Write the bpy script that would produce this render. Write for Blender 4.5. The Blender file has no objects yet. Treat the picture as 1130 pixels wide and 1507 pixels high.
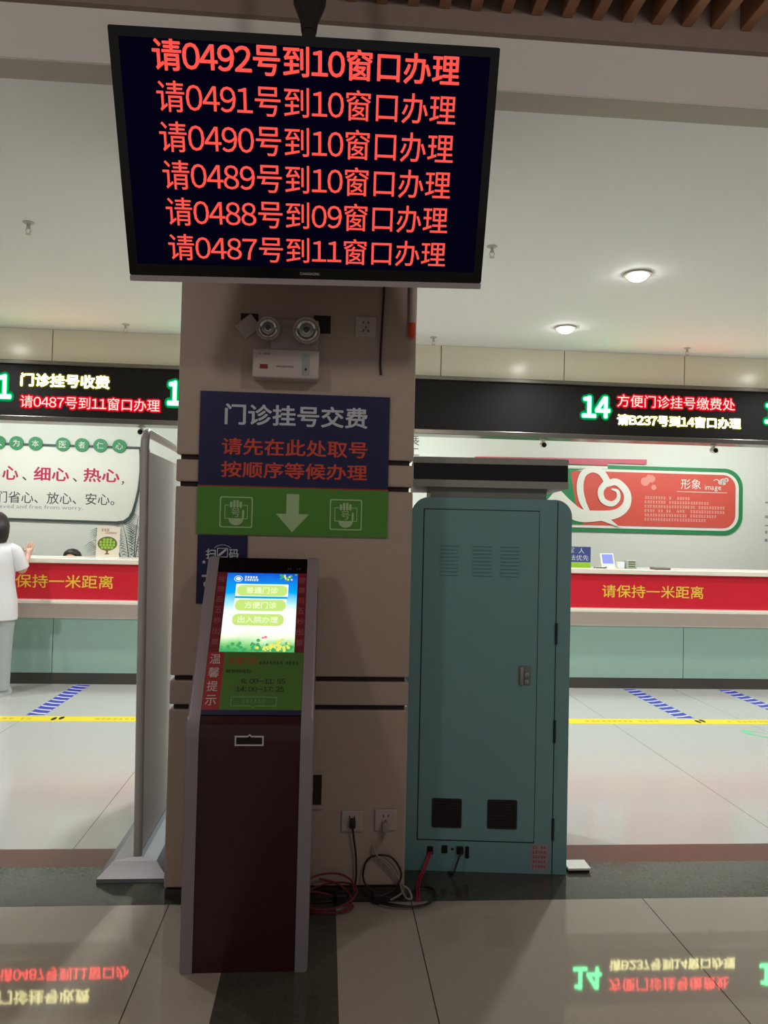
import bpy, bmesh, math, random
from mathutils import Matrix, Vector
random.seed(7)
SC = bpy.context.scene
COL = SC.collection
PI = math.pi

# ------------------------------------------------------------------ camera
cam_d = bpy.data.cameras.new('camera')
cam_d.sensor_fit = 'HORIZONTAL'
cam_d.sensor_width = 36.0
cam_d.lens = 36.0 * 1129.0 / 1130.0
cam_d.clip_start = 0.05
cam = bpy.data.objects.new('camera', cam_d)
COL.objects.link(cam)
PITCH, ROLL, YAW = 0.02687, 0.02297, 0.07535
cam.matrix_world = (Matrix.Translation((0, 0, 1.5)) @ Matrix.Rotation(-YAW, 4, 'Z') @
                    Matrix.Rotation(PI / 2 + PITCH, 4, 'X') @ Matrix.Rotation(ROLL, 4, 'Z'))
SC.camera = cam

# ------------------------------------------------------------------ world, light, exposure
wd = bpy.data.worlds.new('world')
SC.world = wd
wd.use_nodes = True
bg = wd.node_tree.nodes['Background']
bg.inputs[0].default_value = (1.0, 0.94, 0.91, 1)      # dim ambient fill added for the hall, entering at its open rear
bg.inputs[1].default_value = 0.19
SC.view_settings.view_transform = 'Standard'
SC.view_settings.look = 'None'
SC.view_settings.exposure = 0.0
SC.view_settings.gamma = 1.0
SC.view_settings.use_curve_mapping = False
SC.cycles.use_denoising = True
SC.cycles.max_bounces = 8
DOWN_W = 39.0          # each downlight in front of the counters
HALL_W = 46.0            # each unseen fill light added over the dim hall
OFFICE_W = 48.0        # each office light behind the counters


def area(name, loc, w, h, power, col=(1, 1, 1), rot=(0, 0, 0), shape='RECTANGLE', spread=PI, parent=None):
    d = bpy.data.lights.new(name, 'AREA')
    d.shape = shape
    d.size = w
    d.size_y = h
    d.energy = power
    d.color = col
    d.spread = spread
    o = bpy.data.objects.new(name, d)
    COL.objects.link(o)
    o.location = loc
    o.rotation_euler = rot
    if parent:
        o.parent = parent
    return o


for x in (-3.6, 0.4, 4.4):
    area('office_light', (x, 7.95, 2.88), 2.4, 0.35, OFFICE_W, (0.96, 1.0, 0.99), rot=(0.55, 0, 0))
for x in (-1.9, 1.7):                       # unseen fill lights added overhead to brighten the fascia and slats
    pd = bpy.data.lights.new('hall_fill_light', 'POINT')
    pd.energy = HALL_W
    pd.shadow_soft_size = 0.15
    pd.color = (1.0, 0.94, 0.88)
    po = bpy.data.objects.new('hall_fill_light', pd)
    COL.objects.link(po)
    po.location = (x, 0.4, 3.45)


# ------------------------------------------------------------------ materials
def lin(c):
    r = []
    for v in c:
        v = v / 255.0
        r.append(v / 12.92 if v <= 0.04045 else ((v + 0.055) / 1.055) ** 2.4)
    return (r[0], r[1], r[2], 1.0)


def mat(name, rgb, rough=0.5, metal=0.0, spec=0.5, noise=0.0, nscale=8.0, bump=0.0, trans=0.0, coat=0.0):
    m = bpy.data.materials.new(name)
    m.use_nodes = True
    nt = m.node_tree
    b = nt.nodes['Principled BSDF']
    c = lin(rgb)
    b.inputs['Base Color'].default_value = c
    b.inputs['Roughness'].default_value = rough
    b.inputs['Metallic'].default_value = metal
    b.inputs['Specular IOR Level'].default_value = spec
    b.inputs['Transmission Weight'].default_value = trans
    b.inputs['Coat Weight'].default_value = coat
    tc = nt.nodes.new('ShaderNodeTexCoord')
    nz = nt.nodes.new('ShaderNodeTexNoise')
    nz.inputs['Scale'].default_value = nscale
    nz.inputs['Detail'].default_value = 5
    nt.links.new(tc.outputs['Object'], nz.inputs['Vector'])
    mx = nt.nodes.new('ShaderNodeMix')
    mx.data_type = 'RGBA'
    k = noise
    mx.inputs['A'].default_value = tuple(max(0, v * (1 - k)) for v in c[:3]) + (1,)
    mx.inputs['B'].default_value = tuple(min(1, v * (1 + k)) for v in c[:3]) + (1,)
    nt.links.new(nz.outputs['Fac'], mx.inputs['Factor'])
    nt.links.new(mx.outputs['Result'], b.inputs['Base Color'])
    if bump > 0:
        bp = nt.nodes.new('ShaderNodeBump')
        bp.inputs['Strength'].default_value = bump
        bp.inputs['Distance'].default_value = 0.002
        nt.links.new(nz.outputs['Fac'], bp.inputs['Height'])
        nt.links.new(bp.outputs['Normal'], b.inputs['Normal'])
    return m


def emis(name, rgb, strength, linear=False):
    m = bpy.data.materials.new(name)
    m.use_nodes = True
    nt = m.node_tree
    nt.nodes.clear()
    out = nt.nodes.new('ShaderNodeOutputMaterial')
    e = nt.nodes.new('ShaderNodeEmission')
    e.inputs[0].default_value = (rgb + (1,)) if linear else lin(rgb)
    e.inputs[1].default_value = strength
    nt.links.new(e.outputs[0], out.inputs[0])
    return m


def tile_mat(name, rgb, joint, size, x0, y0, row=None, rough=0.06, mortar=0.0022, noise=0.06, spec=0.5):
    m = mat(name, rgb, rough, noise=noise, nscale=60, spec=spec)
    nt = m.node_tree
    b = nt.nodes['Principled BSDF']
    geo = nt.nodes.new('ShaderNodeNewGeometry')
    mp = nt.nodes.new('ShaderNodeVectorMath')
    mp.operation = 'SUBTRACT'
    mp.inputs[1].default_value = (x0 - 40 * size, y0 - 40 * size, 0)
    nt.links.new(geo.outputs['Position'], mp.inputs[0])
    br = nt.nodes.new('ShaderNodeTexBrick')
    br.offset = 0.0
    br.squash = 1.0
    br.inputs['Scale'].default_value = 1.0
    br.inputs['Brick Width'].default_value = size
    br.inputs['Row Height'].default_value = row or size
    br.inputs['Mortar Size'].default_value = mortar
    br.inputs['Mortar Smooth'].default_value = 0.0
    nt.links.new(mp.outputs[0], br.inputs['Vector'])
    src = b.inputs['Base Color'].links[0].from_socket
    mx = nt.nodes.new('ShaderNodeMix')
    mx.data_type = 'RGBA'
    mx.inputs['B'].default_value = lin(joint)
    nt.links.new(br.outputs['Fac'], mx.inputs['Factor'])
    nt.links.new(src, mx.inputs['A'])
    nt.links.new(mx.outputs['Result'], b.inputs['Base Color'])
    return m


M_TILE = tile_mat('beige polished tile', (172, 164, 150), (70, 62, 54), 0.97, -0.585, 3.15, rough=0.03)
M_TILE_FAR = tile_mat('pale polished tile', (180, 180, 173), (120, 114, 104), 1.16, -1.13, 3.70, row=29.0, rough=0.12)
M_GRAN = mat('dark green granite', (72, 71, 61), 0.10, noise=0.5, nscale=120)
M_GRAN_R = mat('red brown granite', (92, 52, 45), 0.28, noise=0.3, nscale=90)
M_CEIL = mat('white ceiling paint', (238, 239, 240), 0.8, noise=0.01)
M_SOFF = mat('grey beige underside', (184, 180, 170), 0.8, noise=0.02)  # greyer than the ceiling and fascia
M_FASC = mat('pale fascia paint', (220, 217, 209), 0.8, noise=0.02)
M_BROWN = mat('brown fascia board', (140, 122, 112), 0.6, noise=0.1, nscale=20)
M_WOOD = mat('brown wood slat', (160, 112, 82), 0.5, noise=0.25, nscale=14)
M_VOID = mat('black ceiling void', (34, 22, 18), 0.9)
M_STONE = mat('beige column stone', (180, 162, 148), 0.35, noise=0.05, nscale=40)
M_GROOVE = mat('dark column groove', (40, 28, 22), 0.7)
M_WALL = mat('white office wall', (226, 230, 220), 0.7, noise=0.01)
M_HALL = mat('beige hall wall', (180, 170, 155), 0.6, noise=0.03)
M_PANEL = mat('gloss beige panel', (234, 228, 206), 0.2, noise=0.02, nscale=2, spec=0.5)
M_SEAM = mat('dark seam', (50, 46, 40), 0.7)
M_BAND = mat('dark led board', (30, 28, 27), 0.5, noise=0.1, nscale=300, spec=0.2)
M_TRIM = mat('brushed grey trim', (120, 116, 108), 0.25, metal=0.8)
M_SPRINK = mat('pale steel', (196, 194, 186), 0.4, metal=0.2)
M_BLACK = mat('black plastic', (14, 13, 13), 0.35)
M_GLOSSBLK = mat('gloss black bezel', (8, 8, 9), 0.12)
M_TVGREY = mat('grey tv lip', (176, 168, 168), 0.35, metal=0.3)
M_SILVER = mat('silver kiosk side', (148, 140, 146), 0.38, metal=0.15, noise=0.02)
M_KIOSK = mat('dark maroon kiosk front', (56, 24, 26), 0.22, noise=0.05)
M_KRED = mat('red kiosk strip', (122, 22, 38), 0.4)
M_KRED2 = mat('red notice strip', (160, 32, 36), 0.45)
M_KGREEN = mat('green notice', (70, 120, 34), 0.5)
M_PALE = mat('pale print', (206, 196, 196), 0.6)
M_PINKP = mat('pink print', (164, 86, 92), 0.6)
M_REDP = mat('red print', (176, 52, 40), 0.6)
M_DKP = mat('black print', (22, 30, 14), 0.6)
M_BLUE = mat('navy sign board', (12, 14, 72), 0.45)
M_GREEN = mat('green sign board', (78, 140, 44), 0.45)
M_WHITEP = mat('white sign print', (200, 204, 214), 0.5)
M_ORANGEP = mat('orange red sign print', (214, 74, 50), 0.5)
M_LGREENP = mat('pale green print', (170, 205, 150), 0.5)
M_CAB = mat('teal cabinet paint', (120, 164, 168), 0.42, noise=0.02, nscale=3)
M_CABSEAM = mat('dark cabinet seam', (30, 44, 44), 0.6)
M_HOOD = mat('grey hood rim', (156, 160, 152), 0.4, metal=0.0)
M_NECK = mat('grey green neck', (128, 134, 128), 0.5)
M_METAL = mat('brushed steel', (170, 170, 170), 0.3, metal=0.9)
M_WPLAST = mat('white plastic', (186, 174, 166), 0.4)
M_ORANGE = mat('orange cap', (224, 82, 34), 0.45)
M_GLASS = mat('lamp lens', (225, 225, 220), 0.15, trans=0.5)
M_REFL = mat('lamp reflector', (210, 210, 205), 0.2, metal=0.9)
M_RCABLE = mat('red cable', (116, 28, 42), 0.5)
M_WCABLE = mat('pale cable', (160, 144, 136), 0.5)
M_DCABLE = mat('dark cable', (30, 20, 20), 0.5)
M_SCRFAB = mat('grey screen panel', (226, 225, 220), 0.6, noise=0.02)
M_SCRPOST = mat('grey screen tube', (205, 203, 200), 0.35, metal=0.1)
M_SCRFOOT = mat('grey steel foot', (160, 166, 172), 0.3, metal=0.4)
M_CTOP = mat('cream counter top', (226, 218, 202), 0.25, noise=0.02)
M_CRED = mat('red counter banner', (196, 22, 42), 0.4)
M_CYEL = mat('yellow banner print', (226, 190, 60), 0.5)
M_APRON = mat('pink grey apron', (228, 212, 206), 0.35)
M_CGLASS = mat('green glass panel', (146, 176, 162), 0.08, noise=0.03, nscale=2, coat=0.3)
M_KICK_GAP = mat('dark kickboard and shadow gap', (66, 62, 54), 0.25)
M_SGREEN = mat('sign green', (40, 140, 84), 0.45)
M_SRED = mat('sign red', (216, 88, 74), 0.45)
M_SPINK = mat('sign pink bar', (206, 98, 112), 0.45)
M_SWHITE = mat('sign white', (236, 236, 224), 0.5)
M_SGREY = mat('sign dark frame', (64, 78, 74), 0.5)
M_MAG = mat('magenta print', (196, 30, 84), 0.5)
M_GREYP = mat('grey print', (70, 76, 74), 0.5)
M_LGREYP = mat('light grey print', (150, 156, 152), 0.5)
M_YTAPE = mat('yellow floor tape', (226, 208, 40), 0.3, noise=0.05)
M_YMARK = mat('olive tape print', (170, 156, 50), 0.4)
M_BTAPE = mat('blue floor tape', (56, 62, 168), 0.3)
M_WTAPE = mat('white floor chevron', (206, 206, 222), 0.3)
M_GTAPE = mat('green floor mark', (110, 190, 140), 0.4)
M_SKIN = mat('skin', (206, 160, 136), 0.5)
M_HAIR = mat('dark hair', (38, 28, 24), 0.4, noise=0.2, nscale=60)
M_TUNIC = mat('white cotton tunic', (224, 222, 222), 0.8, noise=0.03, nscale=30)
M_TROUS = mat('grey trousers', (168, 176, 172), 0.8)
M_SHOE = mat('white shoe', (190, 190, 190), 0.5)
M_LEAF = mat('palm leaf', (50, 70, 52), 0.5, noise=0.2, nscale=20)
M_POT = mat('pale pot', (190, 182, 170), 0.5)
M_PAPER = mat('cream paper', (224, 214, 192), 0.7)
M_LIME = mat('lime fruit print', (150, 190, 50), 0.6)
M_OLIVE = mat('olive print', (96, 104, 60), 0.6)
M_BROWNP = mat('brown print', (120, 84, 50), 0.6)
M_NAVYS = mat('blue counter sign', (58, 72, 128), 0.5)
E_TVBG = emis('tv screen glow', (0.0012, 0.0009, 0.0065), 1.0, True)
E_TVTX = emis('tv red characters', (1.0, 0.085, 0.065), 1.15, True)
E_GREEN = emis('green led', (0.12, 1.0, 0.35), 14.0, True)
E_GREENH = emis('green led painted bloom', (0.0, 1.0, 0.22), 1.1, True)  # second and third colour of each LED paint the bloom around its characters
E_RED = emis('red led', (1.0, 0.058, 0.05), 16.0, True)
E_REDH = emis('red led painted bloom', (1.0, 0.004, 0.03), 0.8, True)
E_YEL = emis('yellow led', (1.0, 0.93, 0.40), 8.0, True)
E_YELH = emis('yellow led painted bloom', (0.62, 0.5, 0.04), 0.7, True)
E_GREENZ = emis('green led painted haze', (0.0, 0.30, 0.075), 1.0, True)
E_REDZ = emis('red led painted haze', (0.75, 0.003, 0.014), 1.0, True)
E_YELZ = emis('yellow led painted haze', (0.12, 0.095, 0.008), 1.0, True)
E_LAMP = emis('downlight lens', (1.0, 0.98, 0.92), 30.0, True)
E_TAB = emis('tablet screen', (0.35, 0.42, 0.95), 1.0, True)
E_TABW = emis('tablet light', (0.8, 0.85, 1.0), 1.1, True)
E_BTN = emis('lime screen button', (0.60, 0.84, 0.22), 1.0, True)
E_BTNW = emis('white screen patch', (0.9, 1.0, 0.95), 1.1, True)
E_BTNT = emis('pale button characters', (0.85, 0.98, 0.6), 1.15, True)
E_CYAN = emis('cyan screen strip', (0.0, 0.42, 0.80), 1.0, True)
E_LEAFS = emis('screen foliage', (0.06, 0.42, 0.13), 1.0, True)
E_FLOW = emis('screen yellow flowers', (0.85, 0.85, 0.16), 1.0, True)
E_PINK = emis('screen pink mark', (0.9, 0.2, 0.4), 1.0, True)


def screen_mat():
    m = emis('kiosk screen picture', (255, 255, 255), 1.15)
    nt = m.node_tree
    e = [n for n in nt.nodes if n.type == 'EMISSION'][0]
    tc = nt.nodes.new('ShaderNodeTexCoord')
    sp = nt.nodes.new('ShaderNodeSeparateXYZ')
    nz = nt.nodes.new('ShaderNodeTexNoise')
    nz.inputs['Scale'].default_value = 3.0
    ad = nt.nodes.new('ShaderNodeMath')
    ad.operation = 'MULTIPLY_ADD'
    ad.inputs[1].default_value = 0.16
    sub = nt.nodes.new('ShaderNodeMath')
    sub.operation = 'SUBTRACT'
    sub.inputs[1].default_value = 0.08
    rp = nt.nodes.new('ShaderNodeValToRGB')
    nt.links.new(tc.outputs['Generated'], sp.inputs[0])
    nt.links.new(tc.outputs['Generated'], nz.inputs['Vector'])
    nt.links.new(nz.outputs['Fac'], ad.inputs[0])
    nt.links.new(sp.outputs['Z'], ad.inputs[2])
    nt.links.new(ad.outputs[0], sub.inputs[0])
    nt.links.new(sub.outputs[0], rp.inputs[0])
    el = rp.color_ramp.elements
    el[0].position = 0.0
    el[0].color = (0.03, 0.36, 0.12, 1)
    el[1].position = 1.0
    el[1].color = (0.01, 0.08, 0.62, 1)
    for p, c in ((0.10, (0.22, 0.62, 0.2, 1)), (0.2, (0.85, 0.95, 0.7, 1)), (0.3, (1, 1, 0.98, 1)), (0.5, (0.95, 1, 0.98, 1)),
                 (0.60, (0.35, 0.78, 0.98, 1)), (0.74, (0.0, 0.38, 0.9, 1))):
        x = el.new(p)
        x.color = c
    nt.links.new(rp.outputs[0], e.inputs[0])
    return m


E_SCREEN = screen_mat()

# ------------------------------------------------------------------ mesh helpers
IDM = Matrix.Identity(4)
ROOT_INV = {}


def frame(o, u, v, n):
    """matrix whose columns are the axes u, v, n with origin o"""
    m = Matrix.Identity(4)
    for i in range(3):
        m[i][0], m[i][1], m[i][2], m[i][3] = u[i], v[i], n[i], o[i]
    return m


def wallframe(y):
    """u = X, v = Z, outward normal = -Y, on the plane Y = y"""
    return frame((0, y, 0), (1, 0, 0), (0, 0, 1), (0, -1, 0))


FLOORF = IDM


def add_box(bm, x0, x1, y0, y1, z0, z1, M=IDM, bevel=0.0, seg=2):
    vs = [bm.verts.new(M @ Vector(p)) for p in ((x0, y0, z0), (x1, y0, z0), (x1, y1, z0), (x0, y1, z0),
                                                (x0, y0, z1), (x1, y0, z1), (x1, y1, z1), (x0, y1, z1))]
    fs = [bm.faces.new([vs[i] for i in f]) for f in ((3, 2, 1, 0), (4, 5, 6, 7), (0, 1, 5, 4), (1, 2, 6, 5), (2, 3, 7, 6), (3, 0, 4, 7))]
    if bevel > 0:
        es = set()
        for f in fs:
            es.update(f.edges)
        bmesh.ops.bevel(bm, geom=list(es), offset=bevel, segments=seg, profile=0.5, affect='EDGES')


def add_prism(bm, pts, w0, w1, M=IDM):
    """closed 2D outline pts (counter-clockwise in u,v) given thickness along the frame normal"""
    a = [bm.verts.new(M @ Vector((p[0], p[1], w0))) for p in pts]
    b = [bm.verts.new(M @ Vector((p[0], p[1], w1))) for p in pts]
    n = len(pts)
    bm.faces.new(list(reversed(a)))
    bm.faces.new(b)
    for i in range(n):
        j = (i + 1) % n
        bm.faces.new((a[i], a[j], b[j], b[i]))


def add_ring(bm, outer, inner, w0, w1, M=IDM, closed=True):
    n = len(outer)
    V = [[bm.verts.new(M @ Vector((p[0], p[1], w))) for p in L] for L in (outer, inner) for w in (w0, w1)]
    o0, o1, i0, i1 = V
    rng = range(n) if closed else range(n - 1)
    for i in rng:
        j = (i + 1) % n
        bm.faces.new((o1[i], o1[j], i1[j], i1[i]))
        bm.faces.new((o0[j], o0[i], i0[i], i0[j]))
        bm.faces.new((o0[i], o0[j], o1[j], o1[i]))
        bm.faces.new((i0[j], i0[i], i1[i], i1[j]))
    if not closed:
        bm.faces.new((o0[0], o1[0], i1[0], i0[0]))
        bm.faces.new((o0[-1], i0[-1], i1[-1], o1[-1]))


def rrect(x0, x1, y0, y1, r, seg=6, corners=(1, 1, 1, 1)):
    """rounded rectangle, counter-clockwise from bottom left; corners = BL, BR, TR, TL"""
    out = []
    for k, (cx, cy, a0) in enumerate(((x0 + r, y0 + r, PI), (x1 - r, y0 + r, 1.5 * PI), (x1 - r, y1 - r, 0), (x0 + r, y1 - r, 0.5 * PI))):
        if corners[k]:
            for i in range(seg + 1):
                a = a0 + i / seg * PI / 2
                out.append((cx + r * math.cos(a), cy + r * math.sin(a)))
        else:
            out.append(((x0, x1, x1, x0)[k], (y0, y0, y1, y1)[k]))
    return out


def disc(cx, cy, r, n=24, ry=None):
    ry = r if ry is None else ry
    return [(cx + r * math.cos(2 * PI * i / n), cy + ry * math.sin(2 * PI * i / n)) for i in range(n)]


def catmull(P, n=8):
    P = [Vector(p) for p in P]
    Q = [2 * P[0] - P[1]] + P + [2 * P[-1] - P[-2]]
    out = []
    for i in range(1, len(Q) - 2):
        for k in range(n):
            t = k / n
            a, b, c, d = Q[i - 1], Q[i], Q[i + 1], Q[i + 2]
            out.append(0.5 * ((2 * b) + (c - a) * t + (2 * a - 5 * b + 4 * c - d) * t * t + (3 * b - a - 3 * c + d) * t ** 3))
    out.append(P[-1])
    return out


def add_tube(bm, P, r, n=8, M=IDM, caps=True):
    """tube along points; r a number or a list"""
    P = [Vector(p) for p in P]
    R = r if isinstance(r, (list, tuple)) else [r] * len(P)
    rings = []
    up = None
    for i, p in enumerate(P):
        t = (P[min(i + 1, len(P) - 1)] - P[max(i - 1, 0)])
        if t.length < 1e-9:
            t = Vector((0, 0, 1))
        t.normalize()
        if up is None:
            up = Vector((0, 0, 1)) if abs(t.z) < 0.9 else Vector((1, 0, 0))
        x = t.cross(up)
        if x.length < 1e-6:
            x = t.orthogonal()
        x.normalize()
        y = x.cross(t).normalized()
        up = y
        rings.append([bm.verts.new(M @ (p + (x * math.cos(2 * PI * k / n) + y * math.sin(2 * PI * k / n)) * R[i])) for k in range(n)])
    for a, b in zip(rings, rings[1:]):
        for k in range(n):
            j = (k + 1) % n
            bm.faces.new((a[k], a[j], b[j], b[k]))
    if caps:
        bm.faces.new(list(reversed(rings[0])))
        bm.faces.new(rings[-1])


def add_lathe(bm, prof, M=IDM, n=24):
    """profile of (radius, height) turned about the frame's third axis"""
    rings = []
    for r, h in prof:
        rings.append([bm.verts.new(M @ Vector((r * math.cos(2 * PI * k / n), r * math.sin(2 * PI * k / n), h))) for k in range(n)])
    for a, b in zip(rings, rings[1:]):
        for k in range(n):
            j = (k + 1) % n
            bm.faces.new((a[k], a[j], b[j], b[k]))
    bm.faces.new(list(reversed(rings[0])))
    bm.faces.new(rings[-1])


def add_loft(bm, rings, M=IDM):
    """rings: list of lists of points, closed, same count"""
    V = [[bm.verts.new(M @ Vector(p)) for p in r] for r in rings]
    n = len(V[0])
    for a, b in zip(V, V[1:]):
        for k in range(n):
            j = (k + 1) % n
            bm.faces.new((a[k], a[j], b[j], b[k]))
    bm.faces.new(list(reversed(V[0])))
    bm.faces.new(V[-1])


def add_ribbon(bm, P, W, w0, w1, M=IDM, n=8):
    """flat ribbon of varying width W along a 2D spline, with thickness"""
    Q = catmull([(p[0], p[1], 0) for p in P], n)
    m = len(Q)
    outer, inner = [], []
    for i, p in enumerate(Q):
        t = Q[min(i + 1, m - 1)] - Q[max(i - 1, 0)]
        t.normalize()
        s = i / (m - 1) * (len(W) - 1)
        k = min(int(s), len(W) - 2)
        w = W[k] + (W[k + 1] - W[k]) * (s - k)
        nx, ny = -t.y, t.x
        outer.append((p.x - nx * w / 2, p.y - ny * w / 2))
        inner.append((p.x + nx * w / 2, p.y + ny * w / 2))
    add_ring(bm, outer, inner, w0, w1, M, closed=False)


def BM():
    return bmesh.new()


def obj(name, bm, m, parent=None, world=True, smooth=False, angle=35):
    """link a bmesh as one object; with a parent, world coordinates are turned into the root's own"""
    if parent is not None and world:
        bmesh.ops.transform(bm, matrix=ROOT_INV[parent.name], verts=bm.verts[:])
    bmesh.ops.recalc_face_normals(bm, faces=bm.faces[:])
    off = None
    if parent is None and world and bm.verts:
        xs = [v.co.x for v in bm.verts]
        ys = [v.co.y for v in bm.verts]
        zs = [v.co.z for v in bm.verts]
        off = Vector(((min(xs) + max(xs)) / 2, (min(ys) + max(ys)) / 2, min(zs)))
        bmesh.ops.translate(bm, vec=-off, verts=bm.verts[:])
    me = bpy.data.meshes.new(name)
    bm.to_mesh(me)
    bm.free()
    me.materials.append(m)
    if smooth:
        me.polygons.foreach_set('use_smooth', [True] * len(me.polygons))
        me.set_sharp_from_angle(angle=math.radians(angle))
    o = bpy.data.objects.new(name, me)
    COL.objects.link(o)
    if off is not None:
        o.location = off
        ROOT_INV[o.name] = Matrix.Translation(-off)
    if parent is not None:
        o.parent = parent
        ROOT_INV[o.name] = ROOT_INV[parent.name]
    return o


def tag(o, label, cat, group=None):
    o['label'] = label
    o['category'] = cat
    if group:
        o['group'] = group
    return o


def thing(name, label, cat, loc, M=None, group=None):
    o = bpy.data.objects.new(name, None)
    o.empty_display_size = 0.1
    COL.objects.link(o)
    m = M if M is not None else Matrix.Translation(loc)
    o.matrix_world = m
    ROOT_INV[o.name] = m.inverted()
    return tag(o, label, cat, group)


def struct(name, bm, m, smooth=False):
    o = obj(name, bm, m, smooth=smooth)
    o['kind'] = 'structure'
    return o


def dup(root, loc, label=None, group=None):
    r = root.copy()
    COL.objects.link(r)
    r.location = loc
    if label:
        r['label'] = label
    if group:
        r['group'] = group
    for ch in list(root.children):
        c = ch.copy()
        COL.objects.link(c)
        c.parent = r
        for g in ch.children:
            d = g.copy()
            COL.objects.link(d)
            d.parent = c
    return r


GLYPH = {}


def glyph(ch):
    """outline fill of one character at unit size: vertices, faces"""
    if ch in GLYPH:
        return GLYPH[ch]
    c = bpy.data.curves.new('writing', 'FONT')
    c.body = ch
    c.size = 1.0
    c.resolution_u = 3
    t = bpy.data.objects.new('writing', c)
    COL.objects.link(t)
    dg = bpy.context.evaluated_depsgraph_get()
    me = bpy.data.meshes.new_from_object(t.evaluated_get(dg))
    GLYPH[ch] = ([(v.co.x, v.co.y) for v in me.vertices], [tuple(p.vertices) for p in me.polygons])
    bpy.data.objects.remove(t)
    bpy.data.curves.remove(c)
    bpy.data.meshes.remove(me)
    return GLYPH[ch]


def glyphs(s):
    """vertices and faces of a line of writing; digits and capitals at half the pitch of the Chinese characters"""
    vs, fs = [], []
    x = 0.0
    for ch in s:
        if ch == ' ':
            x += 0.28
            continue
        half = ch.isascii()
        g = chr(ord(ch) + 0xFEE0) if half and not (ch.islower() or ch == '.') else ch
        v, f = glyph(g)
        a = min(p[0] for p in v)
        b = max(p[0] for p in v)
        if half:
            adv = 0.57 if ch.isdigit() else (b - a) + 0.09
            dx = x + adv / 2 - (a + b) / 2
        else:
            adv, dx = 1.0, x
        k = len(vs)
        vs += [(p[0] + dx, p[1]) for p in v]
        fs += [tuple(i + k for i in q) for q in f]
        x += adv
    return vs, fs


def add_text(bm, s, M, u0, u1, v0, v1, w=0.001, bold=0.0, keep=False):
    """writing stretched into the box u0..u1, v0..v1 of the frame M (keep: keep its own aspect, centred); bold strokes
    are struck several times a little apart"""
    vs, fs = glyphs(s)
    x0 = min(v[0] for v in vs)
    x1 = max(v[0] for v in vs)
    y0 = min(v[1] for v in vs)
    y1 = max(v[1] for v in vs)
    sx = (u1 - u0) / (x1 - x0 + 2 * bold)
    sy = (v1 - v0) / (y1 - y0 + 2 * bold)
    if keep:
        sx = sy = min(sx, sy)
    cu, cv = (u0 + u1) / 2, (v0 + v1) / 2
    n = 0 if bold <= 0 else (6 if bold < 0.03 else 12)
    offs = [(0, 0)] + [(bold * math.cos(2 * PI * k / n), bold * math.sin(2 * PI * k / n)) for k in range(n)]
    if bold > 0.06:
        offs += [(bold * 0.5 * math.cos(2 * PI * k / 8), bold * 0.5 * math.sin(2 * PI * k / 8)) for k in range(8)]
    for q, (ox, oy) in enumerate(offs):
        V = [bm.verts.new(M @ Vector((cu + (p[0] + ox - (x0 + x1) / 2) * sx, cv + (p[1] + oy - (y0 + y1) / 2) * sy, w - q * 0.00002))) for p in vs]
        for f in fs:
            try:
                bm.faces.new([V[i] for i in f])
            except ValueError:
                pass


def lettering(s, m, parent, M, u0, u1, v0, v1, w=0.001, bold=0.0, world=True, keep=False, name='lettering'):
    bm = BM()
    add_text(bm, s, M, u0, u1, v0, v1, w, bold, keep)
    o = obj(name, bm, m, parent, world)
    return o


def add_marks(bm, M, u0, u1, vc, h, w=0.001, gap=1.12, skip=0.06):
    """a row of small stroke clusters: print too small to read in the photograph"""
    u = u0
    while u + h * 0.9 <= u1:
        if random.random() > skip:
            t = h * 0.13
            for k in range(3):
                v = vc - h / 2 + h * (0.08 + 0.42 * k)
                a = random.uniform(0, 0.15) * h
                b = random.uniform(0.7, 0.95) * h
                add_prism(bm, [(u + a, v), (u + b, v), (u + b, v + t), (u + a, v + t)], 0, w, M)
            x = u + random.uniform(0.25, 0.6) * h
            add_prism(bm, [(x, vc - h / 2), (x + t, vc - h / 2), (x + t, vc + h / 2), (x, vc + h / 2)], 0, w * 1.1, M)
        u += h * gap


# ------------------------------------------------------------------ the room
XL, XR = -6.5, 9.0
bm = BM(); add_box(bm, XL, -0.315, -2.5, 3.15, -0.08, 0); struct('floor_hall', bm, M_TILE)
bm = BM(); add_box(bm, 0.078, XR, -2.5, 3.15, -0.08, 0); struct('floor_hall', bm, M_TILE)
bm = BM(); add_box(bm, -0.315, 0.078, -2.5, 3.15, -0.08, 0); struct('floor_granite_runner', bm, M_GRAN)
bm = BM(); add_box(bm, XL, XR, 3.15, 3.50, -0.08, 0); struct('floor_granite_band', bm, M_GRAN)
bm = BM(); add_box(bm, XL, XR, 3.50, 3.697, -0.08, 0); struct('floor_red_band', bm, M_GRAN_R)
bm = BM(); add_box(bm, XL, XR, 3.697, 9.3, -0.08, 0); struct('floor_counter_side', bm, M_TILE_FAR)
bm = BM(); add_box(bm, XL, XR, 9.3, 9.45, 0, 3.6); struct('wall_back', bm, M_WALL)
bm = BM(); add_box(bm, XL - 0.15, XL, 2.5, 9.45, 0, 3.6); struct('wall_left', bm, M_HALL)
bm = BM(); add_box(bm, XR, XR + 0.15, 2.5, 9.45, 0, 3.6); struct('wall_right', bm, M_HALL)
bm = BM(); add_box(bm, XL, XR, 3.25, 7.46, 3.355, 3.5); struct('ceiling', bm, M_CEIL)
bm = BM(); add_box(bm, XL, XR, 7.62, 9.3, 2.9, 3.0); struct('ceiling_office', bm, M_CEIL)
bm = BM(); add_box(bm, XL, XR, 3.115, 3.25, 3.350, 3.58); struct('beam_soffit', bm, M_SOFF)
bm = BM(); add_box(bm, XL, XR, 3.10, 3.115, 3.352, 3.572); struct('beam_fascia', bm, M_FASC)
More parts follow.
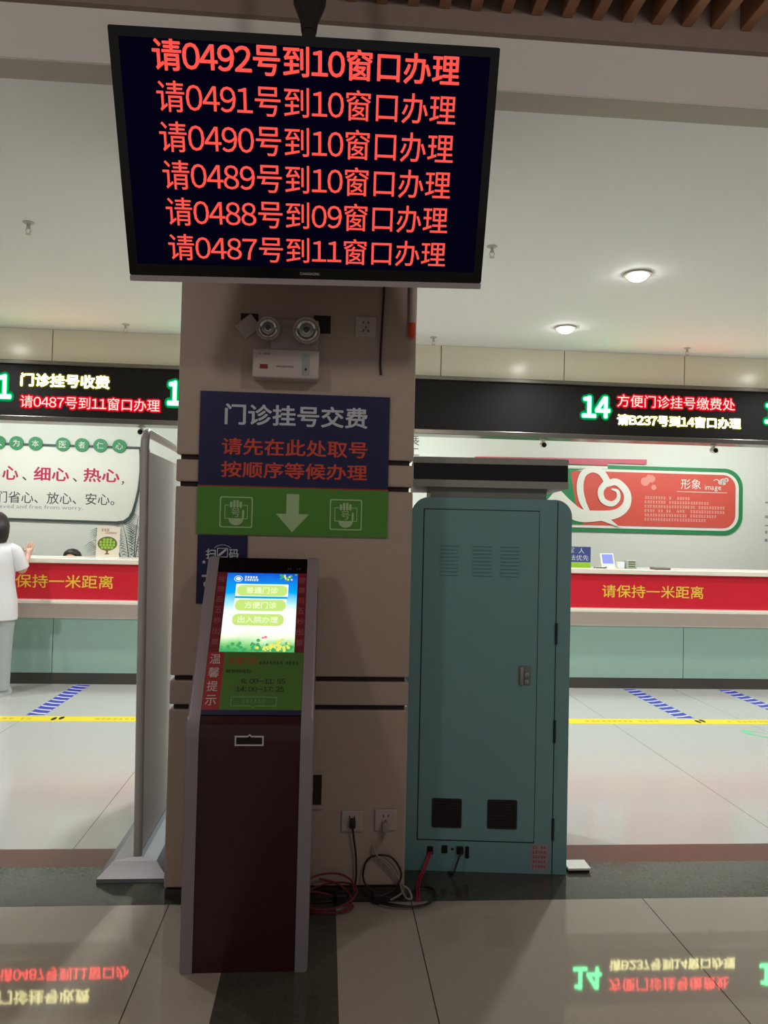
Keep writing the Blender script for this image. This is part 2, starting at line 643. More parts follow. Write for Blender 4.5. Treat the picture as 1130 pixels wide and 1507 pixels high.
bm = BM(); add_box(bm, XL, XR, 3.07, 3.10, 3.572, 4.0); struct('trim_fascia_board', bm, M_BROWN)
bm = BM(); add_box(bm, XL, XR, -2.5, 3.10, 4.0, 4.1); struct('ceiling_hall', bm, M_VOID)
bm = BM()
x = 0.667 - 0.1285 * 40
while x < 5.5:
    add_box(bm, x, x + 0.045, -1.5, 3.07, 3.655, 3.80, bevel=0.003, seg=1)
    x += 0.1285
struct('ceiling_slats', bm, M_WOOD)

# column with four horizontal grooves
CX0, CX1, CY0, CY1 = -0.617, 0.361, 3.195, 4.10
bm = BM(); add_box(bm, CX0 + 0.016, CX1 - 0.016, CY0 + 0.016, CY1 - 0.016, 0.0, 3.35); struct('column_core', bm, M_GROOVE)
bm = BM()
cuts = [0.035, 0.772, 0.889, 1.682, 1.793, 3.35]
for a, b in zip(cuts, cuts[1:]):
    add_box(bm, CX0, CX1, CY0, CY1, a + 0.010, b - 0.010, bevel=0.006)
struct('column', bm, M_STONE)
bm = BM(); add_box(bm, CX0 + 0.004, CX1 - 0.004, CY0 + 0.004, CY1 - 0.004, 0, 0.036); struct('column_shadow_gap', bm, M_KICK_GAP)  # dark strip painted in for the shadow gap at the column's foot

# bulkhead above the counters
bm = BM(); add_box(bm, XL, XR, 7.46, 7.62, 2.52, 3.355); struct('wall_bulkhead', bm, M_WALL)
bm = BM()
seams = [1.09 + 1.237 * k for k in range(-6, 7)]
for a, b in zip(seams, seams[1:]):
    add_box(bm, a + 0.004, b - 0.004, 7.44, 7.458, 3.048, 3.353)
struct('wall_bulkhead_panels', bm, M_PANEL)
bm = BM(); add_box(bm, XL, XR, 7.452, 7.459, 3.048, 3.353); struct('trim_panel_seam', bm, M_SEAM)

# ------------------------------------------------------------------ led board over the counters
t = thing('led_board', 'long dark LED board with grey metal trims across the bulkhead above both counters', 'sign board', (1, 7.44, 2.49))
bm = BM(); add_box(bm, XL, XR, 7.425, 7.458, 2.520, 3.005); obj('housing', bm, M_BAND, t)
bm = BM(); add_box(bm, XL, XR, 7.40, 7.458, 3.006, 3.046, bevel=0.006); obj('top_trim', bm, M_TRIM, t)
bm = BM(); add_box(bm, XL, XR, 7.39, 7.62, 2.470, 2.519, bevel=0.006); obj('bottom_trim', bm, M_TRIM, t)


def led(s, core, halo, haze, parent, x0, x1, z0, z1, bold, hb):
    """lit characters: bright diodes over enlarged emissive copies that paint in camera bloom"""
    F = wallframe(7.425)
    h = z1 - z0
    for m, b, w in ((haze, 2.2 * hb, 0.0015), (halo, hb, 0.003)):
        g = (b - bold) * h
        lettering(s, m, parent, F, x0 - g, x1 + g, z0 - g, z1 + g, w, b, name='character_bloom')
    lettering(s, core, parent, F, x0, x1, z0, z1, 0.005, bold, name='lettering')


t = thing('led_display', 'LED display left of the column, green number 11, yellow line above red line', 'LED sign', (-2.3, 7.424, 2.6))
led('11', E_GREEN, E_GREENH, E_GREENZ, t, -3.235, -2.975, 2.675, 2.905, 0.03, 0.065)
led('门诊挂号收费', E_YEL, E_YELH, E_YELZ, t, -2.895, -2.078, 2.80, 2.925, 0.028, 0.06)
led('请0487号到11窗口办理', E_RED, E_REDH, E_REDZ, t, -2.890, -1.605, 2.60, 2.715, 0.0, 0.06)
t = thing('led_display', 'LED display cut off by the left edge of the column, green digit 1 showing', 'LED sign', (-0.9, 7.424, 2.6))
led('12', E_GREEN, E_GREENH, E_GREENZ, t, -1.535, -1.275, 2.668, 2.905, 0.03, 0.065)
t = thing('led_display', 'LED display right of the column, green number 14, red line above yellow', 'LED sign', (3.3, 7.424, 2.6))
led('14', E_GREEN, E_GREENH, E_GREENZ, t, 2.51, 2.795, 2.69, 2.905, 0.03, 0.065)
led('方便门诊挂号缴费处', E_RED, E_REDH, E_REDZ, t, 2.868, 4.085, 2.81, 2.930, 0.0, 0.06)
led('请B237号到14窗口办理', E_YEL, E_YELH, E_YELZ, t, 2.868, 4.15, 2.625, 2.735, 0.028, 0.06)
t = thing('led_display', 'LED display cut by the photo\'s right edge, edge of one green digit showing', 'LED sign', (4.6, 7.424, 2.6))
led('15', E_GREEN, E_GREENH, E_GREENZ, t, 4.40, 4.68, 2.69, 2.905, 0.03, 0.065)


# ------------------------------------------------------------------ ceiling fittings
def downlight(loc, label):
    t = thing('downlight', label, 'downlight', loc, group='recessed ceiling downlights')
    bm = BM(); add_lathe(bm, [(0.076, -0.001), (0.098, -0.001), (0.095, -0.012), (0.078, -0.016), (0.076, -0.001)]); obj('rim', bm, M_WPLAST, t, world=False, smooth=True)
    bm = BM(); add_lathe(bm, [(0.070, -0.002), (0.069, -0.018), (0.058, -0.036), (0.036, -0.048), (0.010, -0.052)]); obj('lens', bm, E_LAMP, t, world=False, smooth=True)
    return t


DL = [(2.135, 5.183, 'nearer of the two lit ceiling downlights right of the column'),
      (2.074, 6.613, 'lit ceiling downlight closest to the beige panels right of the column')]
DL.append((4.70, 6.613, 'downlight beyond the right edge, mirrored in the beige panel above the number 14'))
DL.append((-3.24, 6.613, 'downlight beyond the left edge, mirrored in the beige panel above the left display'))
for x in (-0.55, 7.3):
    DL.append((x, 6.613, None))
for x in (-3.2, -0.53, 4.78, 7.3):
    DL.append((x, 5.183, None))
first = None
for x, y, lb in DL:
    lb = lb or 'lit ceiling downlight out of sight of the photo'
    if first is None:
        first = downlight((x, y, 3.355), lb)
    elif not lb.startswith('lit ceiling downlight out'):
        dup(first, (x, y, 3.355), lb)
    area('downlight_beam', (x, y, 3.30), 0.11, 0.11, DOWN_W * (1.0 if y < 6 else 0.5), (0.95, 0.98, 1.0), shape='DISK', spread=2.5)


def sprinkler(loc, label):
    t = thing('sprinkler_head', label, 'sprinkler', loc, group='pendent sprinkler heads')
    bm = BM(); add_lathe(bm, [(0.034, 0), (0.034, -0.004), (0.018, -0.010), (0.012, -0.010)], n=16); obj('escutcheon', bm, M_SPRINK, t, world=False, smooth=True)
    bm = BM(); add_lathe(bm, [(0.011, -0.008), (0.011, -0.030), (0.014, -0.032), (0.014, -0.038), (0.006, -0.040)], n=12); obj('stem', bm, M_SPRINK, t, world=False, smooth=True)
    bm = BM()
    for s in (-1, 1):
        add_tube(bm, [(s * 0.010, 0, -0.036), (s * 0.016, 0, -0.052), (s * 0.004, 0, -0.070)], 0.0025, 6)
    obj('yoke', bm, M_SPRINK, t, world=False, smooth=True)
    bm = BM(); add_lathe(bm, [(0.003, -0.068), (0.018, -0.072), (0.018, -0.074), (0.003, -0.076)], n=16); obj('deflector', bm, M_SPRINK, t, world=False)
    return t


sp = sprinkler((1.021, 4.821, 3.355), 'sprinkler head on the ceiling just right of the screen\'s lower corner')
dup(sp, (-1.866, 4.821, 3.355), 'sprinkler head on the open ceiling left of the big screen')
dup(sp, (0.972, 7.15, 3.355), 'sprinkler head by the bulkhead beside the column\'s orange tipped pipe')
dup(sp, (-1.874, 7.15, 3.355), 'small sprinkler head by the bulkhead, between the left LED display and the big screen')
dup(sp, (3.45, 7.15, 3.355), 'sprinkler head by the bulkhead above the number 14 LED display')

# ------------------------------------------------------------------ hanging screen
TVM = frame((-0.085, 2.585, 2.734), (0.99872661, 0.03640003, 0.03493142), (-0.01664783, -0.41582874, 0.90929055), (0.04762369, -0.9087142, -0.41469324))
t = thing('hanging_television', 'large black television hung from the ceiling showing six red queue call lines', 'television', None, M=TVM)
bm = BM()
add_prism(bm, rrect(-0.624, 0.624, -0.366, 0.381, 0.006, 3), -0.045, 0.0, TVM)
add_loft(bm, [[(p[0], p[1], -0.045) for p in rrect(-0.56, 0.56, -0.32, 0.30, 0.03, 3)],
              [(p[0], p[1], -0.085) for p in rrect(-0.48, 0.48, -0.28, 0.22, 0.03, 3)]], TVM)
obj('cabinet_shell', bm, M_BLACK, t)
bm = BM()
add_ring(bm, rrect(-0.624, 0.624, -0.366, 0.381, 0.006, 3), rrect(-0.594, 0.594, -0.328, 0.352, 0.002, 3), 0.0, 0.006, TVM)
obj('bezel', bm, M_GLOSSBLK, t)
bm = BM(); add_prism(bm, rrect(-0.594, 0.594, -0.328, 0.352, 0.002, 3), 0.0, 0.002, TVM)
scr = obj('display', bm, E_TVBG, t)
bm = BM(); add_prism(bm, rrect(-0.624, 0.624, -0.386, -0.366, 0.004, 3), -0.05, 0.008, TVM); obj('lower_lip', bm, M_TVGREY, t)
rows = [('请0492号到10窗口办理', 0.263, 0.354, 0.495, 0.018), ('请0491号到10窗口办理', 0.146, 0.237, 0.490, 0.004),
        ('请0490号到10窗口办理', 0.028, 0.120, 0.490, 0.004), ('请0489号到10窗口办理', -0.086, 0.005, 0.488, 0.004),
        ('请0488号到09窗口办理', -0.200, -0.110, 0.486, 0.004), ('请0487号到11窗口办理', -0.313, -0.226, 0.486, 0.004)]
for s, v0, v1, hw, bd in rows:
    lettering(s, E_TVTX, scr, TVM, -hw, hw, v0, v1, 0.004, bd)
lettering('CHANGHONG', M_PALE, t, TVM, -0.034, 0.034, -0.352, -0.343, 0.008)

t = thing('ceiling_pole', 'dark steel pole with clamp hanging the television from the slatted ceiling', 'pole', (-0.105, 2.74, 2.95))
bm = BM(); add_tube(bm, [(-0.105, 2.74, 2.95), (-0.105, 2.74, 4.0)], 0.025, 16); obj('pipe', bm, M_VOID, t, smooth=True)
bm = BM()
add_loft(bm, [[(-0.105 + a * 0.028, 2.74 + b * 0.028, 3.30) for a, b in disc(0, 0, 1, 16)], [(-0.105 + a * 0.032, 2.74 + b * 0.032, 3.335) for a, b in disc(0, 0, 1, 16)],
              [(-0.105 + a * 0.058, 2.74 + b * 0.05, 3.40) for a, b in disc(0, 0, 1, 16)], [(-0.105 + a * 0.064, 2.74 + b * 0.05, 3.50) for a, b in disc(0, 0, 1, 16)]])
obj('clamp', bm, M_VOID, t, smooth=True)
bm = BM(); add_box(bm, -0.15, -0.06, 2.655, 2.765, 2.93, 2.96); add_box(bm, -0.13, -0.08, 2.66, 2.70, 2.72, 2.96); obj('bracket', bm, M_VOID, t)

# ------------------------------------------------------------------ things on the column
CF = wallframe(CY0)
t = thing('direction_sign', 'navy and green sign board on the column with a white down arrow', 'sign', (-0.135, CY0, 1.478))
bm = BM(); add_box(bm, -0.526, 0.255, CY0 - 0.009, CY0 + 0.0, 1.680, 2.066); obj('blue_board', bm, M_BLUE, t)
bm = BM(); add_box(bm, -0.527, 0.256, CY0 - 0.009, CY0 + 0.0, 1.478, 1.674); obj('green_board', bm, M_GREEN, t)
bm = BM(); add_box(bm, -0.527, 0.256, CY0 - 0.008, CY0 + 0.0, 1.674, 1.680); obj('red_line', bm, M_KRED2, t)
lettering('门诊挂号交费', M_WHITEP, t, CF, -0.425, 0.163, 1.930, 2.018, 0.0105, 0.022)
lettering('请先在此处取号', M_ORANGEP, t, CF, -0.434, 0.166, 1.806, 1.876, 0.0105, 0.018)
lettering('按顺序等候办理', M_ORANGEP, t, CF, -0.434, 0.166, 1.713, 1.780, 0.0105, 0.018)
bm = BM()
add_prism(bm, [(-0.138, 1.492), (-0.070, 1.568), (-0.112, 1.568), (-0.112, 1.650), (-0.164, 1.650), (-0.164, 1.568), (-0.206, 1.568)], 0.009, 0.0105, CF)
obj('arrow', bm, M_LGREENP, t)
for cx in (-0.368, 0.082):
    bm = BM()
    cz = 1.570
    add_ring(bm, rrect(cx - 0.067, cx + 0.067, cz - 0.064, cz + 0.064, 0.008, 3), rrect(cx - 0.062, cx + 0.062, cz - 0.059, cz + 0.059, 0.006, 3), 0.009, 0.0105, CF)
    add_ring(bm, rrect(cx - 0.047, cx + 0.047, cz - 0.028, cz + 0.030, 0.002, 1), rrect(cx - 0.044, cx + 0.044, cz - 0.025, cz + 0.027, 0.002, 1), 0.009, 0.0105, CF)
    for k in range(4):
        add_prism(bm, rrect(cx - 0.026 + k * 0.013, cx - 0.016 + k * 0.013, cz + 0.018, cz + (0.043, 0.050, 0.050, 0.044)[k], 0.004, 3), 0.009, 0.0115, CF)
    add_prism(bm, [(cx - 0.030, cz - 0.028)] + [(cx + 0.030 * math.cos(a), cz - 0.028 + 0.026 * math.sin(a)) for a in [PI + PI * i / 10 for i in range(11)]], 0.009, 0.0115, CF)
    add_prism(bm, rrect(cx + 0.024, cx + 0.033, cz - 0.026, cz + 0.010, 0.004, 3), 0.009, 0.0115, CF)
    add_text(bm, '号', CF, cx - 0.020, cx + 0.016, cz - 0.020, cz + 0.016, 0.0112, 0.01)
    obj('hand_icon', bm, M_LGREENP, t)

t = thing('code_sign', 'small navy sign below the green board, partly behind the ticket kiosk', 'sign', (-0.42, CY0, 1.193))
bm = BM(); add_box(bm, -0.521, -0.319, CY0 - 0.006, CY0, 1.193, 1.474); obj('board', bm, M_BLUE, t)
lettering('扫', M_WHITEP, t, CF, -0.486, -0.446, 1.376, 1.418, 0.007, 0.02)
lettering('码', M_WHITEP, t, CF, -0.393, -0.354, 1.378, 1.418, 0.007, 0.02)
bm = BM()
add_ring(bm, rrect(-0.441, -0.397, 1.384, 1.422, 0.002, 1), rrect(-0.438, -0.400, 1.387, 1.419, 0.002, 1), 0.006, 0.007, CF)
add_prism(bm, [(-0.436 + a, 1.389 + b) for a, b in ((0, 0), (0.008, 0), (0.034, 0.024), (0.034, 0.028), (0.026, 0.028), (0, 0.006))], 0.006, 0.007, CF)
for k in range(5):
    a0, a1 = (PI * (0.2 + 0.12 * k), PI * (0.2 + 0.12 * (k + 1)))
    add_prism(bm, [(-0.419 + r * math.cos(a), 1.402 + r * 0.8 * math.sin(a)) for r, a in ((0.040, a0), (0.0425, a0), (0.0425, a1), (0.040, a1))], 0.006, 0.007, CF)
st = []
for i in range(10):
    r = 0.009 if i % 2 == 0 else 0.004
    st.append((-0.493 + r * math.cos(PI / 2 + i * PI / 5), 1.363 + r * math.sin(PI / 2 + i * PI / 5)))
add_prism(bm, st, 0.006, 0.007, CF)
add_prism(bm, rrect(-0.500, -0.470, 1.302, 1.311, 0.002, 1), 0.006, 0.007, CF)
add_prism(bm, rrect(-0.492, -0.478, 1.262, 1.283, 0.006, 3), 0.006, 0.007, CF)
obj('printed_marking', bm, M_WHITEP, t)

# emergency light: box, two round lamps, bracket
t = thing('emergency_light', 'white twin headed emergency light on the column above the navy sign', 'emergency light', (-0.17, CY0, 2.12))
EX0, EX1, EY = -0.312, -0.043, 3.115
bm = BM(); add_box(bm, EX0, EX1, EY, CY0, 2.116, 2.236, bevel=0.008, seg=3); obj('battery_box', bm, M_WPLAST, t, smooth=True)
EF = wallframe(EY)
bm = BM(); add_box(bm, -0.112, -0.082, EY - 0.0015, EY, 2.130, 2.218); obj('control_strip', bm, M_LGREYP, t)
bm = BM(); add_lathe(bm, [(0.005, 0), (0.005, 0.003), (0.001, 0.004)], frame((-0.097, EY - 0.001, 2.155), (1, 0, 0), (0, 0, 1), (0, -1, 0)), 12); obj('button', bm, M_BLACK, t)
bm = BM()
add_prism(bm, rrect(-0.282, -0.250, 2.152, 2.170, 0.002, 2), 0, 0.0015, EF)
obj('red_badge', bm, M_KRED, t)
bm = BM(); add_marks(bm, EF, -0.285, -0.232, 2.212, 0.007, 0.0012); add_marks(bm, EF, -0.215, -0.145, 2.163, 0.007, 0.0012); obj('printed_marking', bm, M_GREYP, t)
bm = BM(); add_box(bm, -0.245, -0.050, CY0 - 0.022, CY0, 2.226, 2.372, bevel=0.004); obj('mounting_plate', bm, M_WPLAST, t)
for cx, cz, r in ((-0.253, 2.318, 0.048), (-0.098, 2.316, 0.055)):
    LF = frame((cx, CY0 - 0.015, cz), (1, 0, 0), (0, 0, 1), (0, -1, 0))
    bm = BM(); add_lathe(bm, [(r * 0.4, 0.0), (r * 0.75, 0.02), (r, 0.05), (r, 0.066), (r * 0.93, 0.072), (r * 0.86, 0.066), (r * 0.5, 0.045)], LF, 28)
    h = obj('lamp_head', bm, M_WPLAST, t, smooth=True)
    bm = BM(); add_lathe(bm, [(r * 0.84, 0.066), (r * 0.70, 0.070), (r * 0.30, 0.060), (r * 0.26, 0.066), (r * 0.10, 0.068)], LF, 28); obj('reflector', bm, M_REFL, h, smooth=True, angle=12)
    bm = BM(); add_lathe(bm, [(r * 0.22, 0.068), (r * 0.20, 0.076), (r * 0.06, 0.080)], LF, 16); obj('bulb', bm, M_GREYP, h, smooth=True)

bm = BM(); add_box(bm, -0.372, -0.300, CY0 - 0.0015, CY0 + 0.001, 2.345, 2.396)
tag(obj('cable_cutout', bm, M_GROOVE), 'dark cut out in the stone behind the tilted blank plate', 'cut-out')
bm = BM(); add_box(bm, -0.072, 0.000, CY0 - 0.0015, CY0 + 0.001, 2.325, 2.400)
tag(obj('cable_cutout', bm, M_GROOVE), 'dark cut out in the stone right of the emergency light\'s bigger lamp', 'cut-out')
DM = frame((-0.340, CY0 - 0.002, 2.340), (math.cos(0.68), 0, math.sin(0.68)), (-math.sin(0.68), 0, math.cos(0.68)), (0, -1, 0))
bm = BM(); add_box(bm, -0.041, 0.041, -0.036, 0.036, 0.0, 0.012, DM, bevel=0.003)
tag(obj('blank_plate', bm, M_WPLAST), 'cream blank plate tilted like a diamond left of the emergency light', 'cover plate')


def socket(x0, x1, z0, z1, label, tilt=0.0):
    t = thing('wall_socket', label, 'socket', ((x0 + x1) / 2, CY0, z0), group='white wall sockets on the column')
    bm = BM(); add_box(bm, x0, x1, CY0 - 0.010, CY0, z0, z1, bevel=0.003); obj('face_plate', bm, M_WPLAST, t)
    cx, cz = (x0 + x1) / 2, (z0 + z1) / 2
    bm = BM()
    for s in (-1, 1):
        add_box(bm, cx + s * 0.010 - 0.002, cx + s * 0.010 + 0.002, CY0 - 0.011, CY0 - 0.0095, cz + 0.012, cz + 0.022)
        a = 0.5 * s
        P = [(cx + s * 0.010 + 0.002 * math.cos(a) * u - math.sin(a) * 0.006 * v, cz - 0.018 + 0.002 * math.sin(a) * u + math.cos(a) * 0.006 * v) for u, v in ((-1, -1), (1, -1), (1, 1), (-1, 1))]
        add_prism(bm, P, 0.0095, 0.011, CF)
    add_box(bm, cx - 0.0018, cx + 0.0018, CY0 - 0.011, CY0 - 0.0095, cz - 0.010, cz + 0.001)
    obj('pin_holes', bm, M_BLACK, t)
    return t


socket(0.103, 0.190, 2.318, 2.402, 'white wall socket high on the column beside the emergency light')
s1 = socket(0.095, 0.181, 0.269, 0.353, 'lower white socket with black cord, left of the pair near the floor')
s2 = socket(0.232, 0.322, 0.272, 0.358, 'lower white socket with pale plug, next to the teal cabinet')
bm = BM(); add_tube(bm, catmull([(0.221, CY0 - 0.006, 2.80), (0.220, CY0 - 0.006, 2.53), (0.214, CY0 - 0.007, 2.35), (0.211, CY0 - 0.006, 2.22), (0.215, CY0 - 0.006, 2.160)]), 0.0045, 8)
tag(obj('loose_wire', bm, M_DCABLE, smooth=True), 'thin black wire hanging loose down the column beside the high socket', 'wire')
t = thing('conduit_pipe', 'pale pipe with an orange end cap on the column\'s right edge', 'pipe', (0.340, CY0 - 0.016, 2.316))
bm = BM(); add_tube(bm, [(0.341, CY0 - 0.016, 2.36), (0.341, CY0 - 0.016, 3.35)], 0.013, 14); obj('tube', bm, M_WPLAST, t, smooth=True)
bm = BM(); add_lathe(bm, [(0.004, 0), (0.014, 0.006), (0.016, 0.02), (0.016, 0.052), (0.013, 0.064)], Matrix.Translation((0.341, CY0 - 0.017, 2.316)), 14); obj('end_cap', bm, M_ORANGE, t, smooth=True)
t = thing('recessed_box', 'small open recessed box low on the column beside the kiosk', 'wall box', (-0.012, CY0, 0.36))
bm = BM(); add_ring(bm, rrect(-0.125, 0.020, 0.360, 0.516, 0.003, 2), rrect(-0.115, 0.010, 0.376, 0.500, 0.002, 2), 0, 0.008, CF); obj('surround', bm, M_STONE, t)
bm = BM(); add_box(bm, -0.115, 0.010, CY0 - 0.002, CY0 - 0.0005, 0.376, 0.500); obj('dark_inside', bm, M_GROOVE, t)

# ------------------------------------------------------------------ ticket kiosk
KM = Matrix.Translation((-0.24, 2.66, 0)) @ Matrix.Rotation(0.0, 4, 'Z')
SL = frame((0, 0, 0.82), (1, 0, 0), (0, 0.56468, 0.82531), (0, -0.82531, 0.56468))
KS = KM @ SL
t = thing('ticket_kiosk', 'free standing queue ticket kiosk with slanted lit touch screen and silver sides', 'kiosk', None, M=KM)


def kiosk_profile(inset, top=0.0):
    """(y, z) outline seen from the side; inset moves the front back"""
    th = math.atan2(0.39, 0.57)
    r = 0.15
    cy, cz = r, 0.82 - r * math.tan(th / 2)
    pts = [(inset, 0.0)]
    for i in range(7):
        a = th * i / 6
        pts.append((cy - (r - inset) * math.cos(a), cz + (r - inset) * math.sin(a)))
    ly, lz = 0.56468, 0.82531
    ny, nz = 0.82531, -0.56468
    tp = (0.39 + ny * inset, 1.39 + nz * inset)
    if top:
        tp = (tp[0] - ly * top, tp[1] - lz * top)
    pts.append(tp)
    pts.append((0.432 - top, tp[1] + 0.002))
    pts.append((0.455, 1.30))
    pts.append((0.455, 0.0))
    return pts


# a frame with u = y, v = z, normal = x
YZ = frame((0, 0, 0), (0, 1, 0), (0, 0, 1), (1, 0, 0))
bm = BM(); add_prism(bm, kiosk_profile(0.006, 0.002), -0.172, 0.172, KM @ YZ); obj('front_body', bm, M_KIOSK, t)
for x0, x1 in ((-0.215, -0.172), (0.172, 0.215)):
    bm = BM(); add_prism(bm, kiosk_profile(0.0), x0, x1, KM @ YZ)
    es = [e for e in bm.edges if abs((KM.inverted() @ e.verts[0].co).x - (KM.inverted() @ e.verts[1].co).x) < 1e-5 and abs((KM.inverted() @ e.verts[0].co).x - (x0 if x0 < 0 else x1)) < 1e-5]
    bmesh.ops.bevel(bm, geom=es, offset=0.010, segments=3, profile=0.5, affect='EDGES')
    obj('side_panel', bm, M_SILVER, t, smooth=True)
bm = BM(); add_prism(bm, rrect(-0.171, 0.171, 0.622, 0.688, 0.003, 2), -0.006, 0.0006, KS); obj('top_panel', bm, M_GLOSSBLK, t)
bm = BM(); add_marks(bm, KS, 0.095, 0.155, 0.640, 0.008, 0.0016); obj('printed_marking', bm, M_GREYP, t)
bm = BM(); add_prism(bm, [(-0.133, 0.287), (0.137, 0.287), (0.137, 0.620), (-0.133, 0.620)], -0.006, -0.001, KS); ks = obj('touch_screen', bm, E_SCREEN, t)
for s, u0, u1 in ((-1, -0.171, -0.133), (1, 0.137, 0.171)):
    bm = BM(); add_prism(bm, [(u0, 0.287), (u1, 0.287), (u1, 0.622), (u0, 0.622)], -0.006, 0.0004, KS); q = obj('red_strip', bm, M_KRED, t)
    bm = BM()
    for k, ch in enumerate('按键后五秒出票'):
        v = 0.590 - k * 0.0443
        uc = -0.152 if s < 0 else 0.154
        add_text(bm, ch, KS, uc - 0.013, uc + 0.013, v - 0.013, v + 0.013, 0.0012, 0.008)
    obj('lettering', bm, M_PINKP, q)
# picture on the screen
bm = BM(); add_prism(bm, rrect(-0.096, 0.103, 0.517, 0.571, 0.002, 1), -0.001, 0.0, KS); add_prism(bm, rrect(-0.097, 0.099, 0.452, 0.508, 0.002, 1), -0.001, 0.0, KS); obj('white_patch', bm, E_BTNW, ks)
bm = BM(); add_prism(bm, rrect(-0.096, 0.101, 0.508, 0.517, 0.001, 1), -0.001, 0.0002, KS); obj('cyan_band', bm, E_CYAN, ks)
for (u0, u1, v0, v1, s) in ((-0.092, 0.100, 0.520, 0.566, '普通门诊'), (-0.093, 0.097, 0.455, 0.503, '方便门诊'), (-0.098, 0.092, 0.393, 0.442, '出入院办理')):
    bm = BM(); add_prism(bm, rrect(u0, u1, v0, v1, 0.021, 6), 0.0, 0.0006, KS); b = obj('screen_button', bm, E_BTN, ks)
    hw = 0.060 if len(s) == 4 else 0.074
    cu = (u0 + u1) / 2
    lettering(s, E_BTNT, b, KS, cu - hw, cu + hw, (v0 + v1) / 2 - 0.014, (v0 + v1) / 2 + 0.014, 0.0012, 0.01)
bm = BM()
add_ring(bm, disc(-0.090, 0.594, 0.016, 24, 0.013), disc(-0.090, 0.594, 0.0145, 24, 0.0115), -0.001, 0.0, KS)
add_prism(bm, disc(-0.090, 0.594, 0.010, 16, 0.007), -0.001, 0.0, KS)
add_marks(bm, KS, -0.066, -0.012, 0.600, 0.009, 0.001, skip=0)
add_marks(bm, KS, -0.066, -0.012, 0.588, 0.008, 0.001, skip=0)
obj('hospital_emblem', bm, E_BTNW, ks)
bm = BM()
for k in range(60):
    u = random.uniform(-0.131, 0.133)
    v = 0.288 + abs(random.gauss(0, 0.016))
    if v < 0.345:
        add_prism(bm, disc(u, v + 0.003, random.uniform(0.003, 0.008), 8), -0.001, -0.0004, KS)
for k in range(14):
    add_prism(bm, disc(random.uniform(0.07, 0.132), random.uniform(0.590, 0.616), random.uniform(0.003, 0.006), 8), -0.001, -0.0004, KS)
obj('foliage_print', bm, E_LEAFS, ks)
bm = BM()
for k in range(44):
    u = random.gauss(0.065, 0.03)
    v = 0.305 + random.gauss(0, 0.012)
    if -0.02 < u < 0.13 and v > 0.292:
        add_prism(bm, disc(u, v, random.uniform(0.003, 0.007), 8), -0.0004, 0.0002, KS)
for k in range(6):
    add_prism(bm, disc(random.uniform(0.085, 0.13), random.uniform(0.585, 0.612), 0.004, 8), -0.0004, 0.0002, KS)
obj('flower_print', bm, E_FLOW, ks)
bm = BM(); add_prism(bm, disc(0.030, 0.347, 0.006, 10, 0.005), -0.001, 0.0, KS); add_prism(bm, disc(0.020, 0.344, 0.005, 10, 0.004), -0.001, 0.0, KS); obj('screen_butterfly', bm, E_PINK, ks)
# notice below the screen
bm = BM(); add_prism(bm, rrect(-0.171, -0.112, 0.068, 0.286, 0.002, 1), -0.006, 0.0006, KS); q = obj('red_notice', bm, M_KRED2, t)
bm = BM()
for k, ch in enumerate('温馨提示'):
    v = 0.258 - k * 0.052
    add_text(bm, ch, KS, -0.143 - 0.019, -0.143 + 0.019, v - 0.019, v + 0.019, 0.0014, 0.004)
obj('lettering', bm, M_PALE, q)
bm = BM(); add_prism(bm, rrect(-0.112, 0.171, 0.068, 0.286, 0.002, 1), -0.006, 0.0004, KS); q = obj('green_notice', bm, M_KGREEN, t)
lettering('方便门诊', M_REDP, q, KS, -0.099, 0.008, 0.238, 0.265, 0.0014, 0.01)
bm = BM(); add_marks(bm, KS, 0.014, 0.100, 0.244, 0.011, 0.0014); add_marks(bm, KS, 0.108, 0.156, 0.244, 0.011, 0.0014); obj('printed_marking', bm, M_DKP, q)
lettering('取号时间为:', M_DKP, q, KS, -0.101, -0.010, 0.204, 0.218, 0.0014, 0.01)
lettering('8: 00-11: 55', M_DKP, q, KS, -0.044, 0.111, 0.165, 0.183, 0.0014, 0.01)
lettering('14: 00-17: 25', M_DKP, q, KS, -0.060, 0.108, 0.135, 0.153, 0.0014, 0.01)
bm = BM()
add_ring(bm, [(-0.075, 0.080), (-0.005, 0.080), (0.003, 0.074), (0.011, 0.080), (0.085, 0.080), (0.085, 0.116), (-0.075, 0.116)],
         [(-0.071, 0.084), (-0.005, 0.084), (0.003, 0.078), (0.011, 0.084), (0.081, 0.084), (0.081, 0.112), (-0.071, 0.112)], 0.0004, 0.0014, KS)
add_marks(bm, KS, -0.035, 0.045, 0.099, 0.012, 0.0012)
obj('framed_hint', bm, M_LGREENP, q).data.materials[0] = mat('dull green print', (110, 150, 90), 0.6)
# ticket slot on the upright front
KW = KM @ frame((0, 0.006, 0), (1, 0, 0), (0, 0, 1), (0, -1, 0))
bm = BM()
add_ring(bm, [(-0.051, 0.762), (0.047, 0.762), (0.047, 0.796), (0.006, 0.796), (-0.001, 0.802), (-0.008, 0.796), (-0.051, 0.796)],
         [(-0.046, 0.767), (0.042, 0.767), (0.042, 0.791), (0.006, 0.791), (-0.001, 0.796), (-0.008, 0.791), (-0.046, 0.791)], 0, 0.0025, KW)
q = obj('slot_frame', bm, M_PALE, t)
bm = BM(); add_prism(bm, rrect(-0.046, 0.042, 0.767, 0.791, 0.001, 1), 0, 0.0012, KW); obj('ticket_slot', bm, M_GLOSSBLK, q)
bm = BM(); add_prism(bm, rrect(-0.171, 0.171, 0.050, 0.068, 0.002, 1), -0.008, 0.0004, KS); obj('navy_edge', bm, M_BLUE, t)
